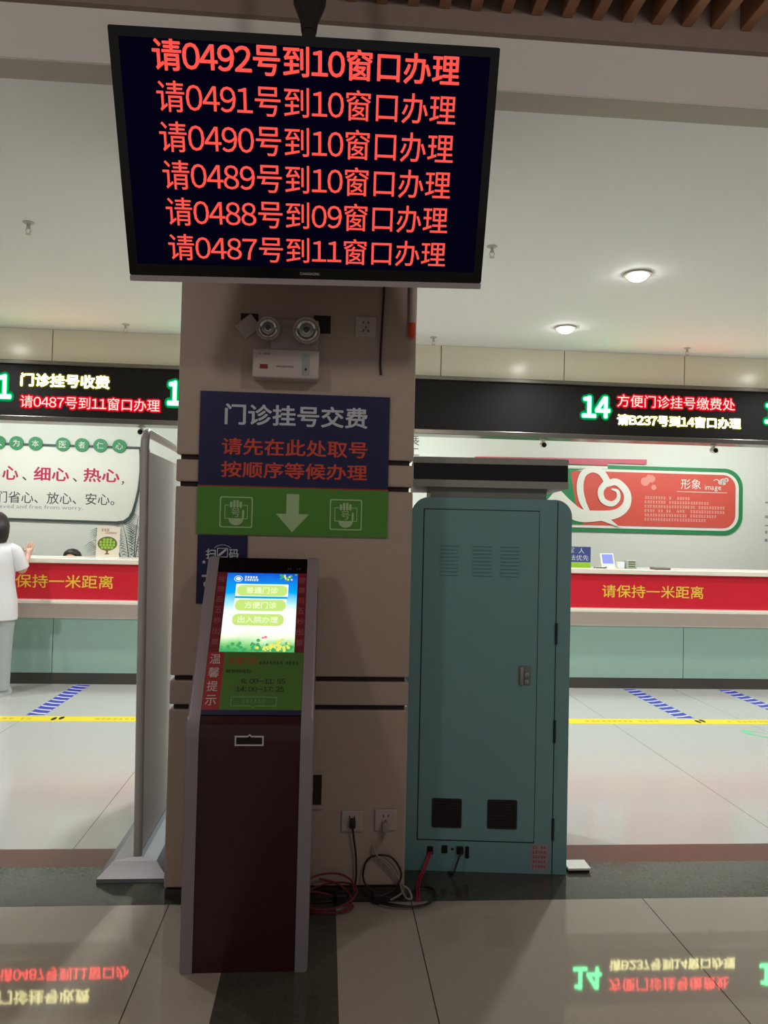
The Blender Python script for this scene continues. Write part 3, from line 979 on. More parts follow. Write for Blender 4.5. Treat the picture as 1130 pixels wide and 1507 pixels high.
# vents in the right side
for v0, v1, w in ((0.42, 0.57, 0), (0.24, 0.45, 0.022), (0.13, 0.26, 0)):
    M2 = KM @ frame((0.2152, 0, 0.82), (0, 0.82531, -0.56468), (0, 0.56468, 0.82531), (1, 0, 0))
    bm = BM(); add_prism(bm, rrect(0.018 + w, 0.026 + w, v0, v1, 0.003, 3), -0.0005, 0.0012, M2); obj('side_vent', bm, M_BLACK, t)

# ------------------------------------------------------------------ teal cabinet
ca = math.atan2(-0.064, 0.688)
CM = Matrix.Translation((0.421, 3.439, 0)) @ Matrix.Rotation(ca, 4, 'Z')
CFF = CM @ frame((0, 0, 0), (1, 0, 0), (0, 0, 1), (0, -1, 0))      # front: u along the width, v up, normal to the front
t = thing('machine_cabinet', 'tall teal metal machine cabinet with black hood standing right of the column', 'cabinet', None, M=CM)
bm = BM()
add_prism(bm, rrect(-0.034, 0.685, 0.0, 1.665, 0.075, 8, (0, 0, 1, 1)), -0.56, 0.0, CFF)
obj('body', bm, M_CAB, t, smooth=True)
bm = BM()
for u0, u1, v0, v1 in ((0.619, 0.623, 0.0, 1.655),):
    add_prism(bm, [(u0, v0), (u1, v0), (u1, v1), (u0, v1)], -0.002, 0.0012, CFF)
obj('side_seam', bm, M_CABSEAM, t)
bm = BM(); add_prism(bm, rrect(0.018, 0.541, 0.134, 1.614, 0.004, 2), -0.002, 0.0008, CFF); obj('door_gap', bm, M_CABSEAM, t)
bm = BM(); add_prism(bm, rrect(0.022, 0.538, 0.139, 1.610, 0.004, 2), -0.002, 0.0045, CFF)
es = [e for e in bm.edges if all(abs((CFF.inverted() @ v.co).z - 0.0045) < 1e-5 for v in e.verts)]
bmesh.ops.bevel(bm, geom=es, offset=0.002, segments=2, profile=0.5, affect='EDGES')
door = obj('door', bm, M_CAB, t)
for c0, c1 in ((0.099, 0.176), (0.243, 0.326), (0.368, 0.450)):
    bm = BM()
    for k in range(9):
        v = 1.315 + k * 0.0165
        add_loft(bm, [[CFF @ Vector((c0, v, 0.0045)), CFF @ Vector((c0, v + 0.010, 0.0045)), CFF @ Vector((c0, v + 0.001, 0.0100))],
                      [CFF @ Vector((c1, v, 0.0045)), CFF @ Vector((c1, v + 0.010, 0.0045)), CFF @ Vector((c1, v + 0.001, 0.0100))]])
    obj('louvre', bm, M_CAB, door)
for u0, v0 in ((0.084, 0.195), (0.330, 0.196)):
    bm = BM()
    add_ring(bm, rrect(u0, u0 + 0.131, v0, v0 + 0.127, 0.006, 3), rrect(u0 + 0.010, u0 + 0.121, v0 + 0.010, v0 + 0.117, 0.004, 3), 0.004, 0.010, CFF)
    add_prism(bm, rrect(u0 + 0.009, u0 + 0.122, v0 + 0.009, v0 + 0.118, 0.004, 3), 0.004, 0.0055, CFF)
    for k in range(8):
        v = v0 + 0.018 + k * 0.013
        add_prism(bm, [(u0 + 0.010, v), (u0 + 0.121, v), (u0 + 0.121, v + 0.005), (u0 + 0.010, v + 0.005)], 0.0055, 0.008, CFF)
    obj('fan_grille', bm, mat('black grille', (24, 17, 17), 0.5), door)
bm = BM(); add_prism(bm, rrect(0.456, 0.512, 0.834, 0.920, 0.006, 3), 0.004, 0.008, CFF); lk = obj('lock_plate', bm, M_NECK, door)
bm = BM(); add_box(bm, 0.462, 0.478, 0.836, 0.915, 0.008, 0.020, CFF, bevel=0.003); add_lathe(bm, [(0.012, 0.006), (0.012, 0.018), (0.006, 0.020)], CFF @ Matrix.Translation((0.493, 0.880, 0)), 16)
add_lathe(bm, [(0.010, 0.006), (0.010, 0.016), (0.004, 0.018)], CFF @ Matrix.Translation((0.492, 0.850, 0)), 16); obj('latch', bm, M_METAL, lk, smooth=True)
for v0, v1 in ((1.018, 1.112), (0.580, 0.679), (0.150, 0.246)):
    bm = BM(); add_tube(bm, [(0.622, v0, 0.004), (0.622, v1, 0.004)], 0.006, 10, CFF); obj('hinge', bm, M_CABSEAM, t, smooth=True)
bm = BM(); add_prism(bm, rrect(0.527, 0.604, 0.016, 0.130, 0.002, 1), -0.001, 0.001, CFF); q = obj('printed_label', bm, mat('pale pink label', (168, 150, 156), 0.6), t)
bm = BM()
for k in range(5):
    add_marks(bm, CFF, 0.533, 0.598, 0.116 - k * 0.021, 0.011, 0.0018)
obj('printed_marking', bm, M_REDP, q)
for u0, u1, v0, v1, w in ((0.066, 0.092, 0.072, 0.108, 0.004), (0.130, 0.156, 0.080, 0.114, 0.004), (0.172, 0.184, 0.095, 0.103, 0.004),
                          (0.196, 0.226, 0.080, 0.112, 0.014), (0.236, 0.252, 0.060, 0.112, 0.004)):
    bm = BM(); add_prism(bm, rrect(u0, u1, v0, v1, 0.003, 2), -0.001, w, CFF); obj('cable_port', bm, M_BLACK, t)
bm = BM(); add_prism(bm, rrect(0.048, 0.571, 1.66, 1.735, 0.004, 2), -0.50, -0.012, CFF); obj('neck', bm, M_NECK, t)
bm = BM(); add_prism(bm, rrect(-0.034, 0.662, 1.712, 1.744, 0.006, 3), -0.54, 0.022, CFF); add_prism(bm, rrect(-0.034, 0.662, 1.818, 1.846, 0.006, 3), -0.54, 0.022, CFF)
add_prism(bm, rrect(-0.030, 0.658, 1.740, 1.822, 0.004, 2), -0.53, 0.010, CFF); hd = obj('hood', bm, M_HOOD, t)
bm = BM(); add_prism(bm, rrect(-0.032, 0.660, 1.744, 1.818, 0.003, 2), 0.009, 0.018, CFF); obj('hood_display', bm, M_GLOSSBLK, hd)

# ------------------------------------------------------------------ cables by the sockets
def cable(P, r, m, label, n=8):
    bm = BM()
    add_tube(bm, catmull(P, n), r, 8)
    return tag(obj('power_cable', bm, m, smooth=True), label, 'cable', 'cables on the floor by the column')


yb = CY0 - 0.010
bm = BM(); add_box(bm, 0.128, 0.152, CY0 - 0.034, CY0 - 0.0105, 0.288, 0.326, bevel=0.005)
add_tube(bm, catmull([(0.140, CY0 - 0.024, 0.292), (0.146, CY0 - 0.022, 0.25), (0.156, CY0 - 0.02, 0.18), (0.160, CY0 - 0.02, 0.10), (0.152, CY0 - 0.02, 0.05), (0.12, CY0 - 0.03, 0.015), (0.03, CY0 - 0.06, 0.008), (-0.06, CY0 - 0.05, 0.007)]), 0.004, 8)
tag(obj('power_cable', bm, M_DCABLE, smooth=True), 'black power cord hanging from the left one of the low sockets', 'cable', 'cables on the floor by the column')
bm = BM(); add_box(bm, 0.262, 0.288, CY0 - 0.036, CY0 - 0.0105, 0.272, 0.312, bevel=0.005)
P = [(0.274, CY0 - 0.024, 0.275), (0.262, CY0 - 0.02, 0.23), (0.225, CY0 - 0.02, 0.215), (0.25, CY0 - 0.02, 0.17), (0.30, CY0 - 0.022, 0.12), (0.345, CY0 - 0.024, 0.07), (0.350, CY0 - 0.03, 0.03), (0.30, CY0 - 0.05, 0.008)]
add_tube(bm, catmull(P), 0.004, 8)
P = [(0.228, CY0 - 0.020, 0.222), (0.240, CY0 - 0.022, 0.18), (0.29, CY0 - 0.022, 0.145), (0.33, CY0 - 0.024, 0.09), (0.350, CY0 - 0.03, 0.035), (0.365, CY0 - 0.06, 0.02), (0.385, CY0 - 0.06, 0.02), (0.375, CY0 - 0.04, 0.045), (0.35, CY0 - 0.035, 0.06)]
add_tube(bm, catmull(P), 0.004, 8)
tag(obj('power_cable', bm, M_WCABLE, smooth=True), 'pale looped power cable plugged into the socket next to the cabinet', 'cable', 'cables on the floor by the column')
P = []
for k in range(34):
    a = k / 10 * 2 * PI
    rr = 0.105 - 0.004 * math.sin(k * 1.7)
    P.append((0.035 + 0.115 * math.cos(a) + 0.01 * math.sin(k), 3.095 + 0.06 * math.sin(a), 0.012 + (0.06 + 0.045 * math.sin(a)) * (0.5 + 0.5 * math.sin(k * 0.37 + 1))))
cable(P, 0.004, M_RCABLE, 'tangled red cable coil leaning between the kiosk and the column')
P = [(0.07, 3.13, 0.010), (0.16, 3.15, 0.009), (0.25, 3.14, 0.009), (0.30, 3.11, 0.009), (0.38, 3.09, 0.009), (0.46, 3.12, 0.009), (0.49, 3.22, 0.009), (0.44, 3.26, 0.009), (0.36, 3.17, 0.010), (0.28, 3.15, 0.020), (0.20, 3.17, 0.06), (0.19, 3.175, 0.12), (0.22, 3.175, 0.17), (0.30, 3.172, 0.17), (0.345, 3.170, 0.10), (0.31, 3.16, 0.04), (0.24, 3.13, 0.020), (0.30, 3.08, 0.017), (0.42, 3.08, 0.017), (0.50, 3.16, 0.017)]
cable(P, 0.0042, M_DCABLE, 'dark cable looping over the floor in front of the column corner')
P = [(0.495, 3.425, 0.085), (0.480, 3.40, 0.06), (0.455, 3.37, 0.02), (0.440, 3.34, 0.009), (0.420, 3.25, 0.009), (0.412, 3.17, 0.010), (0.405, 3.12, 0.018)]
bm = BM(); add_tube(bm, catmull(P), 0.0045, 8); add_tube(bm, catmull([(a + 0.010, b, c) for a, b, c in P]), 0.004, 8)
tag(obj('power_cable', bm, mat('bright red cable', (170, 30, 62), 0.45), smooth=True), 'bright red cord running from the cabinet ports to the floor', 'cable', 'cables on the floor by the column')
P = [(0.634, 3.405, 0.094), (0.625, 3.385, 0.085), (0.610, 3.375, 0.05), (0.592, 3.365, 0.012), (0.58, 3.40, 0.007)]
cable(P, 0.0045, M_DCABLE, 'short black cord drooping from the plug at the cabinet\'s foot')
bm = BM(); add_box(bm, 0.075, 0.125, 3.11, 3.15, 0, 0.05, bevel=0.010)
tag(obj('power_adapter', bm, M_DCABLE), 'small dark adapter on the floor near the red cable coil', 'adapter')
bm = BM(); add_box(bm, 0.225, 0.275, 3.12, 3.155, 0, 0.045, bevel=0.010)
tag(obj('power_adapter', bm, M_DCABLE), 'small dark adapter on the floor below the pale looped cable', 'adapter')
t = thing('floor_plate', 'small flat white plate on the floor beside the cabinet\'s foot', 'plate', (1.18, 3.435, 0))
bm = BM(); add_box(bm, 1.118, 1.222, 3.392, 3.485, 0.010, 0.020, bevel=0.002); obj('white_top', bm, M_SWHITE, t)
bm = BM(); add_box(bm, 1.124, 1.216, 3.396, 3.480, 0.0, 0.0105); obj('rubber_pad', bm, M_BLACK, t)

# ------------------------------------------------------------------ folding screen left of the column
t = thing('partition_screen', 'grey partition screen with rounded tube top and splayed steel foot, left of the column', 'partition', (-0.775, 3.37, 0))
SMX = Matrix.Translation((-0.772, 0, 0.02)) @ Matrix.Rotation(-0.014, 4, 'Y')
Y0, Y1 = 3.42, 4.66
bm = BM()
path = [(0, Y0, 0.04), (0, Y0, 1.84)] + [(0, Y0 + 0.06 - 0.06 * math.cos(a), 1.84 + 0.06 * math.sin(a)) for a in [PI / 2 * i / 6 for i in range(1, 7)]]
path += [(0, Y1 - 0.06 + 0.06 * math.sin(a), 1.84 + 0.06 * math.cos(a)) for a in [PI / 2 * i / 6 for i in range(0, 7)]] + [(0, Y1, 0.04)]
add_tube(bm, path, 0.019, 12, SMX)
obj('tube_frame', bm, M_SCRPOST, t, smooth=True)
bm = BM(); add_box(bm, -0.008, 0.008, Y0 + 0.015, Y1 - 0.015, 0.07, 1.815, SMX); obj('panel', bm, M_SCRFAB, t)
bm = BM()
for y in (Y0 + 0.02, Y1 - 0.02):
    add_box(bm, -0.012, 0.012, y - 0.02, y + 0.03, 1.80, 1.825, SMX, bevel=0.003)
obj('clip', bm, M_SCRPOST, t)
bm = BM()
add_loft(bm, [[(-0.925, 3.345, 0.0), (-0.630, 3.345, 0.0), (-0.630, Y1 + 0.07, 0.0), (-0.925, Y1 + 0.07, 0.0)],
              [(-0.925, 3.345, 0.016), (-0.630, 3.345, 0.016), (-0.630, Y1 + 0.07, 0.016), (-0.925, Y1 + 0.07, 0.016)],
              [(-0.868, 3.390, 0.072), (-0.688, 3.390, 0.072), (-0.688, Y1 + 0.025, 0.072), (-0.868, Y1 + 0.025, 0.072)],
              [(-0.800, 3.400, 0.085), (-0.745, 3.400, 0.085), (-0.745, Y1 + 0.015, 0.085), (-0.800, Y1 + 0.015, 0.085)]])
obj('foot', bm, M_SCRFOOT, t)

# ------------------------------------------------------------------ counter
t = thing('service_counter', 'long reception counter with red distance banner and green glass front', 'counter', (1, 7.5, 0))
X0, X1 = XL + 0.01, XR - 0.01
bm = BM(); add_box(bm, X0, X1, 7.46, 8.0, 1.140, 1.190, bevel=0.008); obj('countertop', bm, M_CTOP, t)
bm = BM(); add_box(bm, X0, X1, 7.49, 7.62, 0.80, 1.140); rb = obj('red_banner', bm, M_CRED, t)
bm = BM(); add_box(bm, X0, X1, 7.36, 7.62, 0.768, 0.800, bevel=0.006); obj('writing_ledge', bm, M_CTOP, t)
bm = BM(); add_box(bm, X0, X1, 7.485, 7.62, 0.622, 0.768); obj('apron', bm, M_APRON, t)
gs = [-5.60, -2.545, 0.535, 3.615, 6.695]
xs = [X0] + gs + [X1]
for a, b in zip(xs, xs[1:]):
    bm = BM(); add_box(bm, a + 0.003, b - 0.003, 7.495, 7.60, 0.105, 0.622, bevel=0.002, seg=1); obj('glass_panel', bm, M_CGLASS, t)
bm = BM(); add_box(bm, X0, X1, 7.50, 7.62, 0.0, 0.103); obj('kickboard', bm, M_KICK_GAP, t)
bm = BM(); add_box(bm, X0, X1, 7.62, 8.2, 0.70, 0.74); obj('staff_worktop', bm, M_CTOP, t)
for u0, u1 in ((-3.052, -2.002), (2.765, 3.815)):
    lettering('请保持一米距离', M_CYEL, rb, wallframe(7.49), u0, u1, 0.905, 1.032, 0.0015, 0.008)

# items on the right counter
t = thing('priority_sign', 'blue notice sign with white characters standing on the counter beside the teal cabinet', 'sign', (2.55, 7.66, 1.19))
bm = BM(); add_box(bm, 2.385, 2.702, 7.655, 7.67, 1.245, 1.402); obj('blue_board', bm, M_NAVYS, t)
bm = BM(); add_box(bm, 2.385, 2.702, 7.655, 7.67, 1.195, 1.245); add_box(bm, 2.385, 2.702, 7.63, 7.72, 1.19, 1.197); obj('green_base', bm, M_LIME, t)
lettering('军', M_WHITEP, t, wallframe(7.655), 2.468, 2.530, 1.335, 1.390, 0.001)
lettering('人', M_WHITEP, t, wallframe(7.655), 2.575, 2.635, 1.335, 1.390, 0.001)
lettering('依法优先', M_WHITEP, t, wallframe(7.655), 2.415, 2.680, 1.262, 1.318, 0.001)
t = thing('payment_tablet', 'small white tablet with blue lit screen on the right counter', 'tablet', (2.90, 7.7, 1.19))
TM = frame((2.895, 7.66, 1.197), (0.985, 0.17, 0), (-0.05, 0.30, 0.95), (0.17, -0.94, 0.30))
bm = BM(); add_prism(bm, rrect(-0.075, 0.075, 0, 0.150, 0.008, 3), -0.012, 0.0, TM); obj('case', bm, M_SWHITE, t)
bm = BM(); add_prism(bm, rrect(-0.060, 0.062, 0.040, 0.140, 0.002, 1), 0.0, 0.001, TM); obj('screen', bm, E_TAB, t)
bm = BM(); add_prism(bm, rrect(-0.060, 0.062, 0.020, 0.040, 0.002, 1), 0.0, 0.001, TM); obj('lit_bar', bm, E_TABW, t)
bm = BM(); add_box(bm, 2.82, 2.98, 7.655, 7.75, 1.19, 1.199, bevel=0.003); obj('stand', bm, M_SWHITE, t)
t = thing('card_reader', 'small glowing white card reader right of the blue lit tablet', 'card reader', (3.02, 7.68, 1.19))
bm = BM(); add_box(bm, 2.99, 3.055, 7.64, 7.72, 1.19, 1.255, bevel=0.006); obj('body', bm, M_SWHITE, t)
bm = BM(); add_box(bm, 2.998, 3.047, 7.637, 7.641, 1.205, 1.248); obj('lit_face', bm, E_TABW, t)
t = thing('desk_keypad', 'small grey keypad with green rows next to the card reader', 'keypad', (3.12, 7.68, 1.19))
bm = BM(); add_box(bm, 3.075, 3.185, 7.64, 7.73, 1.19, 1.275, bevel=0.006); obj('body', bm, mat('grey green plastic', (176, 186, 172), 0.5), t)
bm = BM()
for k in range(3):
    add_box(bm, 3.095, 3.165, 7.637, 7.641, 1.205 + k * 0.024, 1.217 + k * 0.024)
obj('key_row', bm, M_OLIVE, t)
bm = BM(); add_tube(bm, catmull([(2.72, 7.62, 1.195), (2.78, 7.60, 1.194), (2.84, 7.61, 1.196), (2.87, 7.66, 1.20)]), 0.006, 6)
tag(obj('pen_cord', bm, M_BLACK, smooth=True), 'thin dark cord lying on the counter between sign and tablet', 'cord')
bm = BM(); add_box(bm, 3.30, 3.46, 7.462, 7.60, 1.190, 1.214, bevel=0.006)
tag(obj('desk_pad', bm, mat('taupe pad', (130, 116, 104), 0.7)), 'small taupe pad on the counter\'s front edge', 'pad')

# items on the left counter
t = thing('leaflet_stand', 'cream poster with a green fruit tree standing on the left counter', 'poster', (-2.13, 7.70, 1.19))
PF = frame((-2.125, 7.70, 1.195), (1, 0, 0), (0, 0.10, 0.995), (0, -0.995, 0.10))
bm = BM(); add_prism(bm, rrect(-0.110, 0.110, 0, 0.305, 0.003, 2), -0.006, 0.0, PF); obj('sheet', bm, M_PAPER, t)
bm = BM(); add_box(bm, -2.235, -2.015, 7.68, 7.78, 1.19, 1.198); obj('base', bm, M_SWHITE, t)
bm = BM(); add_prism(bm, disc(-0.005, 0.135, 0.094, 28, 0.070), 0.0, 0.0012, PF); obj('tree_crown', bm, M_OLIVE, t)
bm = BM()
for r, n, v in ((0, 3, 0.175), (1, 5, 0.150), (2, 5, 0.122), (3, 4, 0.096)):
    for k in range(n):
        add_prism(bm, disc(-0.005 + (k - (n - 1) / 2) * 0.031, v, 0.0135, 12), 0.0, 0.0022, PF)
obj('fruit_print', bm, M_LIME, t)
bm = BM(); add_prism(bm, [(-0.030, 0.030), (0.022, 0.030), (0.004, 0.046), (0.008, 0.075), (-0.018, 0.075), (-0.012, 0.046)], 0.0, 0.0016, PF); obj('trunk_print', bm, M_BROWNP, t)
bm = BM(); add_marks(bm, PF, -0.070, 0.03, 0.268, 0.024, 0.0015); add_marks(bm, PF, -0.030, 0.080, 0.240, 0.014, 0.0015); obj('printed_marking', bm, M_PINKP, t)

# palm on the floor behind the left counter
t = thing('potted_palm', 'tall potted palm with thin arching fronds behind the left counter poster', 'potted plant', (-2.10, 8.60, 0))
PX, PY = -2.10, 8.60
PM = Matrix.Translation((PX, PY, 0))
bm = BM(); add_lathe(bm, [(0.10, 0), (0.13, 0.01), (0.165, 0.27), (0.175, 0.275), (0.175, 0.31), (0.15, 0.31), (0.145, 0.28)], PM, 24); obj('pot', bm, M_POT, t, smooth=True)
bm = BM(); add_lathe(bm, [(0.02, 0.270), (0.147, 0.284), (0.03, 0.292)], PM, 20); obj('soil', bm, M_BROWNP, t)
rnd = random.Random(5)
TIPS = [(0.34, -0.05, 1.50, 0.20), (0.22, 0.10, 1.62, 0.16), (0.10, -0.10, 1.52, 0.10), (0.40, 0.08, 1.36, 0.26), (-0.34, -0.06, 1.56, 0.16), (-0.44, 0.05, 1.44, 0.22),
        (0.28, -0.14, 1.30, 0.18), (-0.16, 0.14, 1.58, 0.12), (0.02, 0.12, 1.66, 0.08)]
for tx, ty, tz, droop in TIPS:
    P = [(PX + tx * 0.05, PY + ty * 0.05, 0.28)]
    for q in (0.2, 0.4, 0.6, 0.75, 0.88, 1.0):
        k = q ** 2.2
        P.append((PX + tx * (0.05 + 0.95 * k), PY + ty * (0.05 + 0.95 * k), 0.28 + (tz - 0.28) * (q + 0.35 * q * (1 - q)) - droop * max(0, q - 0.75) * 1.6))
    C = catmull(P, 6)
    bm = BM()
    add_tube(bm, C, [0.009 - 0.007 * i / len(C) for i in range(len(C))], 6)
    for i in range(18, len(C) - 1):
        q = (i - 18) / (len(C) - 18)
        tg = (C[i + 1] - C[i]).normalized()
        sd = tg.cross(Vector((0, -1, 0.15))).normalized()
        for sgn in (-1, 1):
            L = 0.10 + 0.09 * math.sin(PI * q) + rnd.uniform(-0.01, 0.01)
            e = C[i] + sd * sgn * L * 0.75 + tg * L * 0.65 - Vector((0, 0, L * 0.25))
            m_ = C[i] + (e - C[i]) * 0.45 + Vector((0, 0, 0.010))
            w = Vector((0, 0, 0.0045))
            a, b2, c2, d2 = (bm.verts.new(p) for p in (C[i], m_ - w, e, m_ + w))
            f_ = bm.verts.new(m_ + Vector((0, -0.003, 0)))
            bm.faces.new((a, b2, f_)); bm.faces.new((b2, c2, f_)); bm.faces.new((c2, d2, f_)); bm.faces.new((d2, a, f_))
    obj('frond', bm, M_LEAF, t)

# small cameras under the board
def spycam(x, label, first=None):
    if first is None:
        t = thing('security_camera', label, 'camera', (x, 7.56, 2.47), group='small cameras under the LED board')
        bm = BM(); add_lathe(bm, [(0.030, 0), (0.030, -0.010), (0.016, -0.016), (0.014, -0.035)], n=16); obj('mount', bm, M_SWHITE, t, world=False, smooth=True)
        bm = BM()
        add_tube(bm, [(0, 0.040, -0.040), (0, 0.03, -0.046), (0, -0.045, -0.058), (0, -0.05, -0.058)], [0.015, 0.026, 0.030, 0.024], 16)
        h = obj('housing', bm, M_SWHITE, t, world=False, smooth=True)
        bm = BM(); add_tube(bm, [(0, -0.048, -0.058), (0, -0.054, -0.059)], [0.026, 0.022], 16); obj('lens', bm, M_BLACK, h, world=False, smooth=True)
        return t
    return dup(first, (x, 7.56, 2.47), label)


c1 = spycam(2.157, 'small security camera under the board above the teal cabinet')
spycam(3.937, 'small security camera under the LED board, above the red and green heart sign', c1)
spycam(-1.80, 'small security camera under the board beside the partition screen', c1)

# ------------------------------------------------------------------ left wall sign
WF = wallframe(9.3)
t = thing('motto_sign', 'white wall sign with dark frame, green discs and magenta characters', 'wall sign', (-3.4, 9.3, 1.53))
out = rrect(-5.2, -2.20, 1.525, 2.475, 0.20, 8, (1, 1, 0, 0))
fr = [(-5.20, 2.452)] + [(-5.20, 1.56)] + [(-2.44, 1.532)] + [(-2.36, 1.545), (-2.30, 1.59), (-2.265, 1.66), (-2.235, 1.80), (-2.205, 1.95), (-2.19, 2.15), (-2.195, 2.35), (-2.205, 2.452)]
bm = BM(); add_prism(bm, fr, 0.0, 0.010, WF); obj('white_board', bm, M_SWHITE, t)
cx = -3.6
inn = [(x + (0.028 if x < cx else -0.028), z + (0.028 if z < 1.75 else (-0.028 if z > 2.4 else 0))) for x, z in fr]
bm = BM(); add_ring(bm, fr, inn, 0.009, 0.022, WF); obj('dark_frame', bm, M_SGREY, t)
for x, ch in ((-4.06, '以'), (-3.842, '人'), (-3.640, '为'), (-3.423, '本'), (-3.111, '医'), (-2.892, '者'), (-2.680, '仁'), (-2.459, '心')):
    bm = BM(); add_prism(bm, disc(x, 2.452, 0.080, 28), 0.010, 0.030, WF); q = obj('green_disc', bm, M_SGREEN, t)
    lettering(ch, M_SWHITE, q, WF, x - 0.042, x + 0.042, 2.412, 2.492, 0.032, 0.0, keep=True)
for s, a, b in (('心', -3.793, -3.610), ('细心', -3.437, -3.030), ('热心', -2.867, -2.448)):
    lettering(s, M_MAG, t, WF, a, b, 2.018, 2.182, 0.0115, 0.022)
for x in (-3.545, -2.968):
    lettering('、', M_GREYP, t, WF, x - 0.02, x + 0.03, 2.015, 2.060, 0.0115, 0.01)
lettering('，', M_GREYP, t, WF, -2.425, -2.395, 1.995, 2.040, 0.0115, 0.01)
lettering('们省心、放心、安心。', M_GREYP, t, WF, -3.86, -2.50, 1.748, 1.886, 0.0115, 0.004)
lettering('relieved and free from worry.', M_LGREYP, t, WF, -3.92, -2.86, 1.672, 1.732, 0.0115, 0.0)

# right wall sign, drawn in sign units (unit = 1/1000 of its own drawing)
def du(u, v):
    return (2.98 + (u - 58) * 0.002404, 2.403 - (v - 157 - (u - 58) * 0.0306) * 0.00232)


t = thing('heart_sign', 'red and green rounded wall sign with a white heart swirl', 'wall sign', (4.1, 9.3, 1.56))
O = rrect(1.85, 5.225, 1.570, 2.402, 0.24, 10, (0, 1, 1, 0))
I1 = rrect(1.85, 5.168, 1.618, 2.352, 0.20, 10, (0, 1, 1, 0))
I2 = rrect(1.85, 5.122, 1.655, 2.320, 0.165, 10, (0, 1, 1, 0))
bm = BM(); add_prism(bm, O, 0.0, 0.018, WF); obj('green_border', bm, M_SGREEN, t)
bm = BM(); add_prism(bm, I1, 0.018, 0.026, WF); obj('white_border', bm, M_SWHITE, t)
bm = BM(); add_prism(bm, I2, 0.026, 0.034, WF); obj('red_field', bm, M_SRED, t)
bm = BM(); add_prism(bm, [du(a, b) for a, b in ((-430, 118), (470, 134), (470, 160), (262, 152), (262, 166), (60, 158), (-430, 142))][::-1], 0.002, 0.030, WF); obj('pink_bar', bm, M_SPINK, t)
bm = BM(); add_prism(bm, [(1.86, 2.385), (3.47, 2.385), (3.47, 2.355), (1.86, 2.355)][::-1], 0.018, 0.032, WF); obj('white_bar', bm, M_SWHITE, t)
bm = BM(); add_prism(bm, [(1.86, 1.66), (3.18, 1.66), (3.10, 1.75), (3.00, 2.30), (3.16, 2.345), (1.86, 2.345)], 0.034, 0.036, WF); obj('green_field', bm, M_SGREEN, t)
bm = BM()
add_ribbon(bm, [du(*p) for p in ((165, 425), (128, 350), (116, 275), (132, 212), (180, 186), (228, 205), (262, 258))], [0.05, 0.085, 0.085, 0.08, 0.08, 0.085, 0.085], 0.036, 0.046, WF)
add_ribbon(bm, [du(*p) for p in ((255, 265), (310, 256), (362, 310), (362, 378), (310, 424), (210, 436), (120, 432), (50, 390), (-30, 320))], [0.08, 0.085, 0.09, 0.10, 0.11, 0.13, 0.16, 0.19, 0.22], 0.034, 0.0455, WF)
add_ribbon(bm, [du(*p) for p in ((262, 250), (226, 300), (238, 352), (284, 372), (318, 345), (314, 305), (282, 292))], [0.08, 0.075, 0.07, 0.065, 0.05, 0.04, 0.02], 0.036, 0.0465, WF)
add_prism(bm, [du(*p) for p in ((215, 455), (330, 498), (262, 440))], 0.034, 0.045, WF)
obj('white_swirl', bm, M_SWHITE, t)
bm = BM()
for a, b, r in ((462, 252, 24), (495, 238, 20), (480, 226, 12), (508, 284, 14)):
    add_prism(bm, [du(a + r * math.cos(k * PI / 8), b + r * math.sin(k * PI / 8)) for k in range(16)][::-1], 0.034, 0.0355 + r * 1e-5, WF)
obj('pale_blossom', bm, mat('pale blossom', (232, 150, 134), 0.5), t)
lettering('形象', M_SWHITE, t, WF, 4.410, 4.668, 2.130, 2.258, 0.0355, 0.0)
lettering('image', M_SWHITE, t, WF, 4.720, 4.930, 2.110, 2.190, 0.0355, 0.0)
bm = BM()
add_prism(bm, [(4.36, 2.094), (5.01, 2.094), (5.01, 2.100), (4.36, 2.100)], 0.034, 0.0355, WF)
for a, b, r in ((880, 252, 18), (896, 245, 14), (868, 258, 14), (884, 262, 12)):
    add_ring(bm, [du(a + r * math.cos(k * PI / 8), b + r * 0.8 * math.sin(k * PI / 8)) for k in range(16)], [du(a + r * 0.55 * math.cos(k * PI / 8), b + r * 0.45 * math.sin(k * PI / 8)) for k in range(16)], 0.034, 0.0355, WF)
add_ribbon(bm, [du(*p) for p in ((828, 248), (845, 242), (862, 252))], [0.006, 0.008, 0.014], 0.034, 0.0355, WF)
obj('cloud_emblem', bm, M_SWHITE, t)
bm = BM()
for k, e in enumerate((4.54, 4.78, 4.99, 5.07, 4.91, 4.74)):
    add_marks(bm, WF, 3.945, e, 2.010 - k * 0.054, 0.033, 0.0355, gap=1.05, skip=0.05)
obj('printed_lines', bm, mat('pale sign print', (238, 190, 176), 0.5), t)

bm = BM()
add_text(bm, '展', WF, 0.955, 1.115, 2.575, 2.715, 0.004, 0.0)
add_text(bm, '工', WF, 0.975, 1.115, 2.452, 2.538, 0.004, 0.0)
tag(obj('wall_lettering', bm, M_GREYP), 'grey wall characters half hidden behind the column\'s right edge', 'lettering')
bm = BM()
for z, h in ((1.99, 0.02), (1.82, 0.012), (1.80, 0.012), (1.70, 0.012), (1.615, 0.03), (1.515, 0.03)):
    add_marks(bm, WF, 5.53, 5.9, z, h, 0.004, skip=0)
tag(obj('wall_text', bm, M_GREYP), 'small dark wall text cut by the photo\'s right edge', 'lettering')

